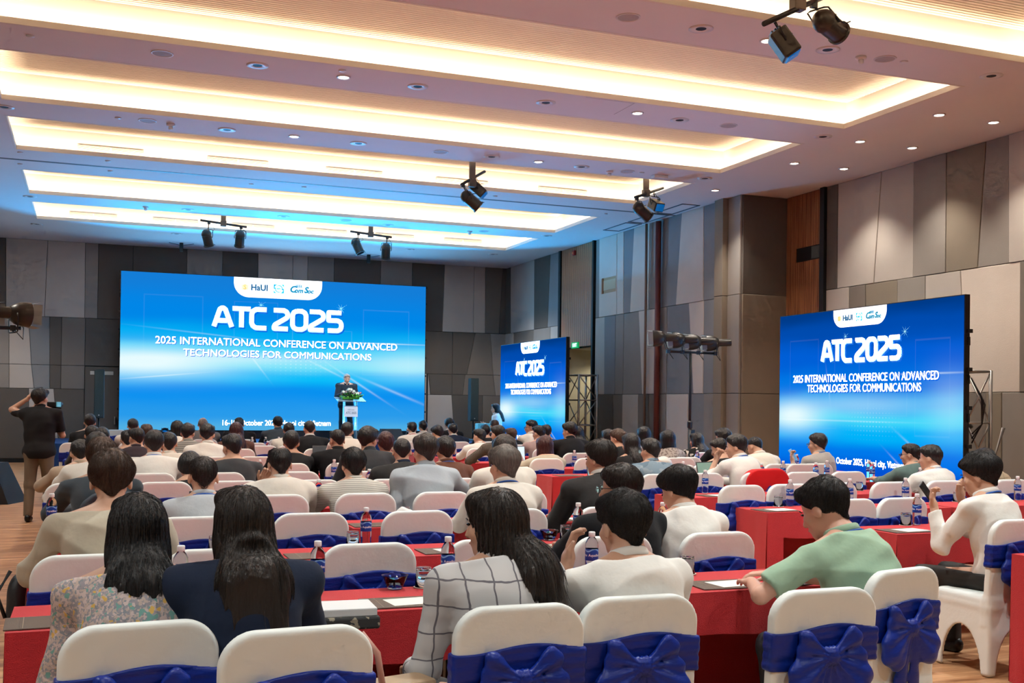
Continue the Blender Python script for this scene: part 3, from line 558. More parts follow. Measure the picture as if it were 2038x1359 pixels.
    for s,(x,z,size,sx2,wd) in (('2025 INTERNATIONAL CONFERENCE ON ADVANCED',l2),('TECHNOLOGIES FOR COMMUNICATIONS',l3)):
        o=text(s,size,TXS,root,(x+.010,F,z-.012),rt,fat=.009*size/.27,name='subtitle_shadow'); fit(o,wd)
        o=text(s,size,TXW,root,(x,F-.006,z),rt,fat=.004*size/.27,name='subtitle'); fit(o,wd)
    o=text('16-18, October 2025, Hanoi city, Vietnam',dt[2],TXW,root,(dt[0],F,dt[1]),rt,fat=.004,name='date_line'); fit(o,dt[3])
    return root
def fit(o,w):
    xs=[v.co.x for v in o.data.vertices]; k=w/(max(xs)-min(xs)); c=(max(xs)+min(xs))/2
    for v in o.data.vertices: v.co.x=(v.co.x-c)*k
def stage():
    st=MB().box(-.9,10.3,25.9,RY1-.06,0,.6,bev=.01).build('stage',mat('stage_blue_carpet',(.015,.05,.16),.9)); tag(st,'low stage with dark blue skirt and top before the big screen','stage')
    led_wall('big bright blue screen behind the speaker reading ATC 2025',(4.655,29.0,.82),0,7.97,4.0,True)
    q=tag(MB().box(.7,8.6,29.02,29.28,.6,.80).build('screen_plinth',BLACK),'black plinth carrying the big blue screen','plinth')
    led_wall('right deep blue screen reading ATC 2025, nearest the camera',(10.55,13.03,.08),-PI/2,4.03,2.99,False)
    led_wall('narrow-looking deep blue screen between big screen and doorway',(9.69,23.78,.08),-PI/2,4.05,2.99,False)
stage()
# ---------------------------------------------------------------- trusses behind the side screens
def truss(label,x0,y0,z1,w,d,parent=None,diag=True):
    root=empty('truss_tower',(x0,y0,0),label=label,cat='truss')
    R=.025
    for sx in(0,1):
        for sy in(0,1): MB().tube([(sx*w,sy*d,0),(sx*w,sy*d,z1)],R,10).build('upright',STEEL,root,smooth=True)
    q=MB(); n=max(2,int(z1/.55)); 
    for k in range(n+1):
        z=z1*k/n*.985+.015
        for a,b in (((0,0),(1,0)),((1,0),(1,1)),((1,1),(0,1)),((0,1),(0,0))): MB().tube([(a[0]*w,a[1]*d,z),(b[0]*w,b[1]*d,z)],.017,8).build('rung',STEEL,root,smooth=True) if k in(0,n,n//2) else q.tube([(a[0]*w,a[1]*d,z),(b[0]*w,b[1]*d,z)],.015,6)
        if k<n:
            z2=z1*(k+1)/n*.985+.015; f=k%2
            for a,b in (((0,0),(1,0)),((1,0),(1,1)),((0,1),(1,1)),((0,0),(0,1))):
                if f: a,b=b,a
                q.tube([(a[0]*w,a[1]*d,z),(b[0]*w,b[1]*d,z2)],.013,6)
    q.build('lacing',STEEL,root,smooth=True,kind='stuff'); return root
truss('silver lattice truss behind the right edge of the right screen',10.95,11.38,2.12,.42,.42)
t=truss('silver lattice truss propping the right screen, half hidden',10.85,14.1,2.1,.4,.4)
truss('silver lattice truss in front of the doorway by the narrow screen',10.15,22.05,2.28,.45,.60)
for y,lb in ((11.2,'dark clamp arm on the truss beside the right screen'),):
    o=MB().tube([(10.66,y+.1,1.55 if y<15 else 2.6),(11.3,y+.45,1.35 if y<15 else 2.28)],.028,8).lathe([(.05,-.04),(.05,.04)],12,c=(10.95,y+.27,1.45 if y<15 else 2.44)).build('clamp_arm',BLACK,smooth=True); tag(o,lb,'clamp')
o=MB().tube([(10.98,11.36,.3),(11.22,11.2,.85),(11.32,11.1,1.35)],.022,8).build('brace_tube',STEEL,smooth=True); tag(o,'slanting steel brace tube beside the right screen truss','brace')
o=MB(); rr=random.Random(3)
for k in range(3): o.tube([(10.66,11.0-.0,2.0),(10.76+.03*k,10.92,1.75-.05*k),(10.80,10.95,1.4),(10.7,11.02,1.15+.06*k)],.010,6)
o=o.build('power_cable',BLACK,smooth=True); tag(o,'black power cables looped down the right screen edge','cable')
# ---------------------------------------------------------------- theatre spotlights
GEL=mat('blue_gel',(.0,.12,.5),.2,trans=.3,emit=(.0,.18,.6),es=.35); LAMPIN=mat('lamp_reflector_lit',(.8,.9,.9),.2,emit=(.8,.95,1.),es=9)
OLIVE=mat('lamp_housing',(.030,.024,.018),.36,spec=.5)
def par(root,c,aim,L=.36,r=.105,doors=False,lit=False,clamp=None):
    """can lamp: c = centre of the can, aim = direction of its mouth"""
    a=Vector(aim).normalized(); M=Matrix.Translation(c)@a.to_track_quat('Z','Y').to_matrix().to_4x4()
    q=MB()
    if doors: q.lathe([(0,-L*.75),(r*.42,-L*.74),(r*.50,-L*.68),(r*.50,-L*.12),(r*.62,-L*.10),(r*.95,L*.08),(r*1.08,L*.28),(r*1.10,L*.5),(r*1.02,L*.5),(r*.9,L*.2)],22,close=False)
    else: q.lathe([(0,-L*.52),(r*.35,-L*.51),(r*.72,-L*.44),(r*.98,-L*.30),(r*1.02,-L*.18),(r*.94,-L*.16),(r*.94,L*.42),(r*1.06,L*.43),(r*1.06,L*.5),(r*.90,L*.5),(r*.86,L*.2)],22,close=False)
    q.xf(M); q.build('can',OLIVE,root,auto=True)
    q=MB(); q.lathe([(r*.88,L*.25),(0,L*.18)],20,close=False).xf(M); q.build('lens',LAMPIN if lit else GEL,root,smooth=True)
    s=a.cross(Vector((0,0,1))).normalized()
    cl=Vector(clamp) if clamp else Vector(c)+Vector((0,0,r*2.3))
    up=(cl-Vector(c)).normalized(); yk=Vector(c)+up*r*1.6
    q=MB().tube([Vector(c)+s*r*1.08,Vector(c)+s*r*1.15+up*r*.4,yk+s*r*1.05,yk+s*r*.7+up*.01,yk-s*r*.7+up*.01,yk-s*r*1.05,Vector(c)-s*r*1.15+up*r*.4,Vector(c)-s*r*1.08],.008,6); q.build('yoke',BLACK,root,smooth=True)
    q=MB().tube([yk,cl],.012,8); q.box(cl.x-.03,cl.x+.03,cl.y-.02,cl.y+.02,cl.z-.03,cl.z+.03); q.build('clamp',BLACK,root)
    for k in range(4):
        t=PI/4+k*PI/2; q=MB(); 
        if doors:
            e=M@Matrix.Rotation(k*PI/2,4,'Z'); v=[(-r*.85,r*.98,L*.5),(r*.85,r*.98,L*.5),(r*.9,r*1.12,L*.5+.085),(-r*.9,r*1.12,L*.5+.085)]
            q.add([e@Vector(p) for p in v]+[e@(Vector(p)+Vector((0,.004,0))) for p in v],[(0,1,2,3),(7,6,5,4),(0,4,5,1),(1,5,6,2),(2,6,7,3),(3,7,4,0)]); q.build('barn_door',LAMPB,root)
        elif k<2:
            e=M@Matrix.Rotation(t,4,'Z'); q.tube([e@Vector((r*.9,0,L*.42)),e@Vector((r*1.3,0,L*.52))],.006,6); q.build('gel_clip',BLACK,root)
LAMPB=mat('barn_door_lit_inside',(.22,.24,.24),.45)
def hang(label,post,bar,lamps,top):
    """ceiling mounted: post, bar ends, lamps = [(centre, aim, kind)]"""
    root=empty('hanging_spotlight_pair',(post[0],post[1],top),label=label,cat='stage light')
    P=Vector((-post[0],-post[1],-top)); 
    sub=[]
    def loc(p): return Vector(p)+P
    MB().box(-.05,.05,-.02,.02,post[2]-top,0).build('ceiling_post',mat('post_brown',(.10,.075,.055),.5),root)
    MB().box(-.06,.06,-.05,.05,post[2]-top-.06,post[2]-top+.06,bev=.008).build('junction_box',mat('post_brown',(.10,.075,.055),.5),root)
    MB().tube([loc(bar[0]),loc(bar[1])],.024,12).build('bar',BLACK,root,smooth=True)
    for c,aim,kind in lamps:
        b0,b1=Vector(bar[0]),Vector(bar[1]); d=b1-b0; t=max(.06,min(.94,(Vector(c)-b0).dot(d)/d.dot(d))); cl=loc(b0+d*t)-Vector((0,0,.03))
        e=empty('spotlight'); e.parent=root
        if kind=='par': par(e,loc(c),aim,clamp=cl)
        else:
            a=Vector(aim).normalized(); M=Matrix.Translation(loc(c))@a.to_track_quat('Z','Y').to_matrix().to_4x4()
            q=MB().box(-.10,.10,-.085,.085,-.13,.13,bev=.02).xf(M); q.build('housing',OLIVE,e)
            q=MB().box(-.08,.08,-.065,.065,.125,.14,bev=.005).xf(M); q.build('lens',GEL,e)
            for k in range(3): MB().box(-.07,.07,-.05+.035*k,-.035+.035*k,-.15,-.125).xf(M).build('cooling_fin',OLIVE,e)
            MB().box(-.05,.0,.03,.06,-.138,-.13).xf(M).build('paper_label',mat('tape',(.6,.5,.36),.7),e)
            s=M.to_3x3()@Vector((1,0,0)); c2=loc(c); yk=c2+(cl-c2)*.6
            MB().tube([c2+s*.105,yk+s*.105,yk+s*.07+Vector((0,0,.02)),yk-s*.07+Vector((0,0,.02)),yk-s*.105,c2-s*.105],.008,6).tube([yk+Vector((0,0,.02)),cl],.010,6).build('yoke',BLACK,e,smooth=True)
        # loop of cable
        c2=loc(c); MB().tube([cl+Vector((0,0,.03)),cl+Vector((.12,.02,-.12)),c2+Vector((.10,.02,.12)),c2+Vector((.02,0,.10))],.005,5).build('cable',BLACK,e,smooth=True)
    return root
hang('nearest pair of hanging stage spotlights at the top edge',(5.90,8.2,5.22),((5.44,8.05,4.93),(6.45,8.35,5.48)),[((5.69,8.1,4.80),(.5,-.25,-.8),'box'),((6.24,8.2,5.08),(1,.35,-.22),'par')],CZ+.4)
hang('hanging pair of stage spotlights left of the ceiling vents end',(5.79,16.86,5.20),((5.55,16.7,5.13),(6.09,17.1,5.47)),[((5.73,16.75,4.90),(.75,-.1,-.6),'par'),((5.95,17.0,5.13),(.6,-.3,-.6),'box')],CZ+.395)
hang('hanging pair of stage spotlights before the wall pipes',(9.07,16.98,5.33),((8.76,16.8,5.20),(9.53,17.2,5.50)),[((8.90,16.8,4.97),(.75,.0,-.55),'par'),((9.34,17.1,5.16),(.1,-.9,-.5),'box')],CZ+.395)
hang('left hanging pair of stage spotlights above the big screen',(2.60,23.95,5.38),((2.12,23.95,5.42),(3.09,23.95,5.34)),[((2.27,23.95,5.05),(.25,.35,-.9),'par'),((2.95,23.95,5.08),(.0,.5,-.9),'par')],CZ+.395)
hang('right hanging pair of stage spotlights above the big screen',(5.82,23.92,5.36),((5.35,23.9,5.40),(6.30,23.9,5.33)),[((5.51,23.9,5.08),(.35,-.2,-.85),'par'),((6.17,23.9,5.01),(.05,.3,-.9),'par')],CZ+.395)
for x,lb in ((2.06,'small black bracket hanging near the left half of the big screen'),(6.84,'small black bracket hanging near the right half of the big screen')):
    o=MB().box(x-.045,x+.045,28.28,28.34,5.30,CZ,bev=.01).tube([(x-.3,28.3,CZ-.01),(x,28.3,5.45),(x+.3,28.3,CZ-.01)],.006,6).build('ceiling_bracket',BLACK); tag(o,lb,'bracket')
def stand(label,base,bar0,bar1,lamps,h):
    root=empty('light_stand',base,label=label,cat='light stand'); B=Vector(base)
    MB().tube([(0,0,.0),(0,0,1.3)],.030,12).build('lower_pole',BLACK,root,smooth=True); MB().tube([(0,0,1.25),(0,0,h)],.022,12).build('upper_pole',BLACK,root,smooth=True)
    q=MB().lathe([(.04,1.22),(.045,1.25),(.045,1.32),(.03,1.34)],14).box(-.02,.09,-.02,.02,1.1,1.19,bev=.008); q.build('collar',BLACK,root)
    MB().box(.0,.13,-.045,.045,.98,1.12,bev=.02).tube([(.1,0,1.0),(.12,-.02,.84),(.04,-.02,.72)],.010,8).build('winch_crank',BLACK,root)
    for k in range(3): a=k*2*PI/3+.3; MB().tube([(0,0,.5),(.55*math.cos(a),.55*math.sin(a),.02)],.016,8).tube([(0,0,.12),(.3*math.cos(a),.3*math.sin(a),.25)],.010,6).build('leg',BLACK,root,smooth=True)
    b0,b1=Vector(bar0)-B,Vector(bar1)-B; MB().tube([b0,b1],.020,10).build('crossbar',BLACK,root,smooth=True)
    for c,aim in lamps:
        c=Vector(c)-B; d=b1-b0; t=max(0.02,min(.98,(c-b0).dot(d)/d.dot(d))); e=empty('spotlight'); e.parent=root
        par(e,c,aim,L=.34,r=.125,doors=True,lit=True,clamp=b0+d*t); q=MB().tube([c,c+Vector((.1,.1,-.15)),b0+d*t+Vector((.1,0,-.12)),b0+d*t],.006,5); q.build('cable',BLACK,e,smooth=True)
    return root
a=(-.86,.42,-.05)
stand('four-lamp stage light stand by the panelled right wall',(9.43,16.0,0),(8.98,16.0,2.50),(9.93,16.0,2.49),[((8.90,16.0,2.72),a),((9.27,16.0,2.70),a),((9.58,16.0,2.68),a),((9.93,16.0,2.67),a)],2.50)
a=(.9,.38,-.04)
stand('stage light stand at the left picture edge beside the aisle',(-1.75,13.1,0),(-1.9,13.0,2.33),(-.72,13.0,2.34),[((-1.17,13.0,2.49),a),((-.80,13.0,2.50),a),((-1.55,13.0,2.48),a)],2.34)
# ---------------------------------------------------------------- loudspeakers, monitors, desk
def column(label,x,y,z0,z1):
    root=empty('column_loudspeaker',(x,y,.6 if y>25.9 else 0),label=label,cat='loudspeaker'); b=root.location.z
    MB().box(-.115,.115,-.12,.12,z0-b,z1-b,bev=.012).build('cabinet',mat('speaker_cabinet_teal_lit',(.03,.04,.04),.5),root); MB().box(-.10,.10,-.128,-.115,z0-b+.03,z1-b-.02,bev=.004).build('front_grille',mat('speaker_cloth_teal_lit',(.05,.075,.075),.8,bump=1,bscale=400),root)  # cabinet and cloth colours carry the teal tint of the stage light
    MB().tube([(0,0,0),(0,0,z0-b)],.02,10).build('pole',BLACK,root,smooth=True); MB().box(-.22,.22,-.22,.22,0,.03,bev=.01).build('base_plate',BLACK,root); MB().box(-.012,.012,-.134,-.127,z0-b+.06,z0-b+.085).build('badge_plate',WHT,root)
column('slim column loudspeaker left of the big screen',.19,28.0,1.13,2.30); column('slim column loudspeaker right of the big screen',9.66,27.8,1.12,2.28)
def wedge(label,x,y,z,w,h,d,rz=0):
    root=empty('floor_monitor',(x,y,z),rz,label=label,cat='loudspeaker')
    mk('cabinet',[(-w/2,-d/2,0),(w/2,-d/2,0),(w/2,d/2,0),(-w/2,d/2,0),(-w/2*.8,-d*.05,h),(w/2*.8,-d*.05,h),(w/2*.8,d*.3,h),(-w/2*.8,d*.3,h)],[(3,2,1,0),(4,5,6,7),(0,1,5,4),(1,2,6,5),(2,3,7,6),(3,0,4,7)],BLK2,root)
    mk('front_grille',[(-w/2*.93,-d/2-.004+.03,.03),(w/2*.93,-d/2-.004+.03,.03),(w/2*.76,-d*.05-.008,h*.95),(-w/2*.76,-d*.05-.008,h*.95)],[(0,1,2,3)],mat('speaker_cloth_teal_lit',(.05,.075,.075),.8),root)  # same cloth colour, with the teal light in it
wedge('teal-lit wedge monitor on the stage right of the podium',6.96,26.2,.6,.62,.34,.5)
wedge('black wedge monitor on the floor at the left edge',-1.28,18.1,0,.62,.60,.6,1.2)
root=empty('equipment_desk',(8.85,24.6,0),label='small control desk with blue-lit gear beside the narrow screen',cat='desk')
MB().box(-.4,.4,-.3,.3,.70,.74,bev=.01).build('desk_top',BLACK,root)
for s in(-1,1):
    for t_ in(-1,1): MB().box(s*.36-.02,s*.36+.02,t_*.26-.02,t_*.26+.02,0,.70).build('leg',BLACK,root)
MB().box(-.2,.2,-.1,.15,.74,1.12,bev=.02).build('monitor',mat('teal_monitor',(.05,.2,.25),.4,emit=(.08,.35,.45),es=.3),root)
# ---------------------------------------------------------------- podium, flowers
def podium(x,y,z):
    g=mat('clear_acrylic',(.75,.9,.95),.08,trans=.75,ior=1.2)
    root=empty('podium',(x,y,z),label='clear acrylic podium with white sign in front of the speaker',cat='podium')
    mk('top',[(-.36,-.22,1.00),(.36,-.22,1.00),(.36,.22,1.10),(-.36,.22,1.10),(-.36,-.22,1.015),(.36,-.22,1.015),(.36,.22,1.115),(-.36,.22,1.115)],[(3,2,1,0),(4,5,6,7),(0,1,5,4),(1,2,6,5),(2,3,7,6),(3,0,4,7)],g,root)
    for s in(-1,1):
        MB().box(s*.15-.014,s*.15+.014,-.1,.1,0,1.03).build('upright',g,root)
    MB().box(-.3,.3,-.2,.2,0,.025,bev=.006).build('base',g,root)
    q=MB().box(-.172,.172,-.12,-.108,.62,.90,bev=.003).build('sign',mat('sign_white',(.85,.86,.88),.6),root)
    tm=mat('sign_grey_print',(.25,.3,.36),.7); o=text('© IEEE ComSoc',.05,tm,q,(0,-.1225,.80),(PI/2,0,0),ex=.001); fit(o,.17); o=text('ATC 2025',.08,tm,q,(0,-.1225,.72),(PI/2,0,0),ex=.001,bold=.002); fit(o,.27)
    r=random.Random(5); leafm=mat('leaf_green',(.08,.32,.02),.5,noise=.3,nscale=10); whm=mat('petal_cream',(.85,.82,.68),.7); pkm=mat('petal_pink',(.62,.32,.42),.7)
    fb=empty('flower_arrangement',(x,y-.02,z+1.08),label='flower arrangement of cream and pink blooms on the podium',cat='flowers')
    MB().box(-.22,.22,-.09,.09,-.02,.06,bev=.02).build('flower_tray',leafm,fb)
    lf=None
    for k in range(46):
        a=r.uniform(0,2*PI); rr=r.uniform(.14,.26); z1=r.uniform(-.04,.12); c=Vector((math.cos(a)*rr*1.05,math.sin(a)*rr*.45-.02,.05+z1*.6)); d=Vector((math.cos(a),math.sin(a)*.5,r.uniform(-.3,.6))).normalized(); s=d.cross(Vector((0,0,1))).normalized()*.03; L=r.uniform(.07,.12); n=Vector((0,0,.012))
        mk('leaf',[c-d*.03,c+d*L*.4+s-n,c+d*L,c+d*L*.4-s-n,c+d*L*.4+n],[(0,1,4),(1,2,4),(2,3,4),(3,0,4)],leafm,fb,True)
    bl=[]
    for mm,n in ((whm,15),(pkm,12)):
        src=None
        for k in range(n):
            a=r.uniform(0,2*PI); rr=r.uniform(0,.21); c=Vector((math.cos(a)*rr*1.15,math.sin(a)*rr*.5-.05,.15+r.uniform(-.03,.09)-rr*.3)); sc=r.uniform(.8,1.2)*(.058 if mm is whm else .046)
            if src is None:
                q=MB()
                for ring,(ra,zz,nn) in enumerate(((1.,0,7),(.72,.3,6),(.4,.55,5))):
                    for i in range(nn):
                        t=2*PI*i/nn+ring*.4; q.add([(0,0,zz-.3),(ra*math.cos(t-.5)*.8,ra*math.sin(t-.5)*.8,zz),(ra*1.15*math.cos(t),ra*1.15*math.sin(t),zz+.25),(ra*math.cos(t+.5)*.8,ra*math.sin(t+.5)*.8,zz),(0,0,zz-.25)],[(0,1,2,3),(3,2,1,4)])
                q.lathe([(.0,-.4),(.6,-.2),(.75,.1),(.5,.5),(.0,.7)],10,close=False); src=q.build('bloom',mm,fb,True); o=src
            else: o=again(src,'bloom',fb)
            o.location=c; o.scale=(sc,)*3; o.rotation_euler=(r.uniform(.2,1.0),r.uniform(-.6,.6),0)
podium(6.10,27.0,.6)
spot('podium_beam',(6.17,24.1,4.9),500,30,.6,(1,.93,.85),rot=(math.radians(42),0,0),r=.08)
for k,(x,lb) in enumerate(((1.6,'small stage uplight at the left end of the stage front'),(4.4,'small stage uplight in the middle of the stage front'),(7.4,'small stage uplight at the right end of the stage front'))):
    e=empty('stage_uplight',(x,26.15,.6),label=lb,cat='stage light'); par(e,(0,0,.2),(0,-.55,.75),L=.24,r=.08,clamp=(0,0,.03)); spot('uplight_beam',(x,26.05,.95),PUP,84,.3,(.01,.42,1.),rot=(-math.radians(180-33),0,0),r=.08)
# ---------------------------------------------------------------- furniture
CLW=mat('chair_cover_white',(.79,.82,.79),.75,spec=.3,sheen=.2,noise=.03,nscale=4,bump=.4,bscale=9)
SATIN=mat('sash_blue_satin',(.003,.022,.25),.38,spec=.45,noise=.15,nscale=7,bump=.7,bscale=16,stretch=(.6,1,1.6))
RED=mat('tablecloth_red',(.52,.017,.024),.85,sheen=.15,noise=.08,nscale=6,bump=.4,bscale=260)
def rbox(P,c,hs,r):
    q=np.abs(P-V(*c))-V(*hs)+r; return np.linalg.norm(np.maximum(q,0),axis=1)+np.minimum(q.max(1),0)-r
def backslab(P,g=0.):
    z=P[:,2]; y0=.045-(z-.40)*.085; w=.222+.0*z
    ax=np.abs(P[:,0])-(w-.105); az=z-(.93-.105); r=.105
    top=np.where((ax>0)&(az>0),np.sqrt(np.maximum(ax,0)**2+np.maximum(az,0)**2)-r,np.maximum(ax-r,az-r))
    d2=top-g; dy=np.abs(P[:,1]-y0)-(.024+g); b=.30-z
    q=np.stack([d2,dy],1)+.012; d=np.linalg.norm(np.maximum(q,0),axis=1)+np.minimum(q.max(1),0)-.012
    return np.maximum(d,b)
def chairf(P):
    d=backslab(P); s=rbox(P,(0,.235,.425),(.222,.225,.05),.035); d=smin(d,s,.03)
    k=rbox(P,(0,.235,.215),(.222,.225,.215),.02); inn=rbox(P,(0,.235,.15),(.20,.203,.235),.02); k=np.maximum(k,-inn)
    a1=el(P,(0,.235,0),(.172,.6,.30)); a2=el(P,(0,.235,0),(.6,.172,.30)); k=np.maximum(k,-np.minimum(a1,a2)); 
    return smin(d,k,.015)
CH={}
def mk_chair():
    CH['cover']=npmesh('chair_cover',*nets(chairf,(-.27,-.06,-.01),(.27,.50,.97),.0085)); CH['cover'].materials.append(CLW)
    def sash(P):
        b=backslab(P,.008)+wav(P*V(.3,.3,1.6),90,4,4)*.0028
        top=.795+.012*np.sin(P[:,0]*14+1); return smax(smax(b,P[:,2]-top,.006),(.655+.01*np.sin(P[:,0]*11))-P[:,2],.006)
    CH['sash']=npmesh('sash_band',*nets(sash,(-.27,-.06,.62),(.27,.12,.83),.006)); CH['sash'].materials.append(SATIN)
    def bow(P):
        y=-.022-.0; d=el(P,(0,y-.022,.70),(.028,.022,.034))
        for s in(-1,1):
            q=smin(rcf(P,(s*.015,y-.015,.70),(s*.10,y-.016,.765),.014,.026,1.6),rcf(P,(s*.015,y-.02,.70),(s*.105,y-.020,.60),.018,.062,2.2),.02)
            q=smin(q,rcf(P,(s*.10,y-.012,.76),(s*.13,y-.016,.64),.022,.045,2.2),.02)
            d=smin(d,q,.012)
            d=smin(d,rcf(P,(s*.012,y-.018,.68),(s*.045+.01,y+.012,.44-.04*s),.018,.038,2.6),.01)
        th=np.arctan2(P[:,0],(.70-P[:,2])); return d+np.sin(th*15)*.0022+wav(P,60,8)*.002
    CH['bow']=npmesh('sash_bow',*nets(bow,(-.22,-.12,.34),(.22,.04,.84),.0058)); CH['bow'].materials.append(SATIN)
mk_chair()
def chair(x,y,rz=0.,label='',group=None,s=1.):
    c,sn=math.cos(rz),math.sin(rz)
    e=empty('banquet_chair',(x,y,0),rz,label=label,cat='chair',group=group)
    again(CH['cover'],'chair_cover',e); again(CH['sash'],'sash_band',e); again(CH['bow'],'sash_bow',e,scale=(s,1,1)); return e
def cloth_mesh(L,Dp,seed,z=.75):
    r=random.Random(seed); q=MB(); h=.004
    # top with softened rim, side skirts with folds; near side (y=0) hangs short between two corner wings
    N=28; rim=.012
    q.box(rim,L-rim,rim,Dp-rim,z-.01,z)
    def skirt(p0,p1,n,drop,amp,ph,lo=None):
        # n outward; drop(t)->length
        K=max(4,int((Vector(p1)-Vector(p0)).length/.045)); R=7; vs=[];fs=[]
        for i in range(K+1):
            t=i/K; b=Vector(p0).lerp(Vector(p1),t); dl=drop(t)
            for j in range(R+1):
                u=j/R; off=(rim if j>0 else 0.)+ (0 if j<2 else amp*u*(.5+.5*math.sin(t*(Vector(p1)-Vector(p0)).length*17+ph)+.25*math.sin(t*41+ph*2)))
                zz=z-.0 if j==0 else z-rim*.6-(dl-rim*.6)*((j-1)/(R-1)); vs.append(b-Vector(n)*rim+Vector(n)*off*1.0+Vector((0,0,zz-b.z)))
        for i in range(K):
            for j in range(R): fs.append((i*(R+1)+j,i*(R+1)+j+1,(i+1)*(R+1)+j+1,(i+1)*(R+1)+j))
        q.add(vs,fs)
    f=z-.015
    skirt((rim,rim,0),(.16,rim,0),(0,-1,0),lambda t:f-.30*max(0,t-.75)*4*.3,.015,r.random()*6)
    skirt((.16,rim,0),(L-.16,rim,0),(0,-1,0),lambda t:.20+.012*math.sin(t*9),.008,r.random()*6)
    skirt((L-.16,rim,0),(L-rim,rim,0),(0,-1,0),lambda t:f,.015,r.random()*6)
    skirt((L-rim,Dp-rim,0),(rim,Dp-rim,0),(0,1,0),lambda t:f,.016,r.random()*6)
    skirt((rim,Dp-rim,0),(rim,rim,0),(-1,0,0),lambda t:f,.022,r.random()*6)
    skirt((L-rim,rim,0),(L-rim,Dp-rim,0),(1,0,0),lambda t:f,.022,r.random()*6)
    return q
TB={}
def table(x,y,L,Dp,label,group=None):
    k=(round(L,2),round(Dp,2)); e=empty('draped_table',(x,y,0),label=label,cat='table',group=group)
    if k not in TB:
        a=cloth_mesh(L,Dp,len(TB)+3).build('tablecloth',RED,e,smooth=False,auto=True); b=MB().box(.02,L-.02,.02,Dp-.02,.715,.738).build('tabletop',mat('table_board',(.25,.16,.09),.6),e); 
        c=MB().tube([(0,0,0),(0,0,.715)],.015,8).build('leg',STEEL,e); TB[k]=(a,b,c); c.location=(.08,.08,0)
        first=True
    else:
        a,b,c=TB[k]; again(a,'tablecloth',e); again(b,'tabletop',e); again(c,'leg',e,loc=(.08,.08,0))
    for p in ((L-.08,.08,0),(.08,Dp-.06,0),(L-.08,Dp-.06,0)): again(c,'leg',e,loc=p)
    return e
# bottles, tumblers, bowls, folders
PET=mat('clear_bottle',(.92,.96,.98),.03,trans=1.,ior=1.30); BCAP=mat('bottle_cap_white',(.8,.8,.8),.45); GLS=mat('clear_glass',(.97,.98,.98),.02,trans=1.,ior=1.45); COAST=mat('paper_coaster',(.72,.66,.58),.8)
def label_mat():
    m=D.materials.new('bottle_label_blue'); m.use_nodes=True; nt=m.node_tree; b=nt.nodes['Principled BSDF']; x=NX(nt); tc=nt.nodes.new('ShaderNodeTexCoord'); sp=nt.nodes.new('ShaderNodeSeparateXYZ'); nt.links.new(tc.outputs['Object'],sp.inputs[0])
    th=x.m('ARCTAN2',sp.outputs[1],sp.outputs[0]); z=sp.outputs[2]
    mnt=x.m('ADD',x.m('MULTIPLY',x.m('SINE',x.m('MULTIPLY',th,3.)),.006),.137); ed=x.m('LESS_THAN',x.m('ABSOLUTE',x.m('SUBTRACT',z,mnt)),.0035)
    mx=nt.nodes.new('ShaderNodeMix'); mx.data_type='RGBA'; mx.inputs['A'].default_value=(.008,.06,.38,1); mx.inputs['B'].default_value=(.25,.5,.85,1); nt.links.new(ed,mx.inputs['Factor']); nt.links.new(mx.outputs['Result'],b.inputs['Base Color']); b.inputs['Roughness'].default_value=.35; return m
LBM=label_mat(); BT={}
def lettering_ring(root_mesh_name):
    # white name wrapped round the label, readable from two sides
    c=D.curves.new('t','FONT'); c.body='Aquafina'; c.size=.017; c.offset=.0004; c.resolution_u=1; c.align_x='CENTER'; o=D.objects.new('t',c); COL.objects.link(o); dg=bpy.context.evaluated_depsgraph_get(); me=D.meshes.new_from_object(o.evaluated_get(dg)); D.objects.remove(o); D.curves.remove(c)
    vs=[];fs=[]
    for k in range(3):
        b=len(vs); a0=-PI/2+k*2*PI/3
        for v in me.vertices: t=a0+v.co.x/.0322; vs.append((.0322*math.cos(t),.0322*math.sin(t),.108+v.co.y))
        for p in me.polygons: fs.append(tuple(b+i for i in p.vertices))
    D.meshes.remove(me); me=D.meshes.new(root_mesh_name); me.from_pydata(vs,[],fs); me.materials.append(mat('label_print_white',(.85,.88,.92),.5)); return me
def bottle(x,y,label,group=None,z=.752,rz=0.):
    e=empty('water_bottle',(x,y,z),rz,label=label,cat='bottle',group=group)
    if not BT:
        a=MB().lathe([(0,.004),(.022,.0),(.029,.005),(.031,.014),(.0300,.04),(.0312,.06),(.0312,.088),(.0312,.140),(.0315,.155),(.0295,.172),(.020,.190),(.0135,.198),(.0130,.205)],24,close=False).build('bottle_body',PET,e,smooth=True)
        b=MB().lathe([(.0318,.088),(.0320,.089),(.0320,.142),(.0318,.143)],24,close=False).build('label',LBM,e,smooth=True)
        c=MB().lathe([(.0155,.199),(.0160,.201),(.0160,.219),(.014,.222),(0,.2225)],18,close=False).build('cap',BCAP,e,smooth=True); BT['x']=(a.data,b.data,c.data,lettering_ring('lettering'))
        n=again(BT['x'][3],'lettering',b)
    else: 
        a,b,c,t=BT['x']; again(a,'bottle_body',e); l=again(b,'label',e); again(c,'cap',e); again(t,'lettering',l)
    return e
GT={}
def tumbler(x,y,label,group=None,z=.752):
    e=empty('upturned_tumbler',(x,y,z),label=label,cat='glass',group=group)
    if not GT:
        GT['c']=MB().lathe([(.0,.0),(.045,.0),(.045,.002),(0,.0022)],20,close=False).build('coaster',COAST,e).data
        GT['g']=MB().lathe([(.039,.003),(.0345,.085),(.033,.089),(.0,.089),(.0,.079),(.030,.077),(.0315,.07),(.0365,.003),(.039,.003)],24,close=False).build('glass_body',GLS,e,smooth=True).data
    else: again(GT['c'],'coaster',e); again(GT['g'],'glass_body',e)
    return e
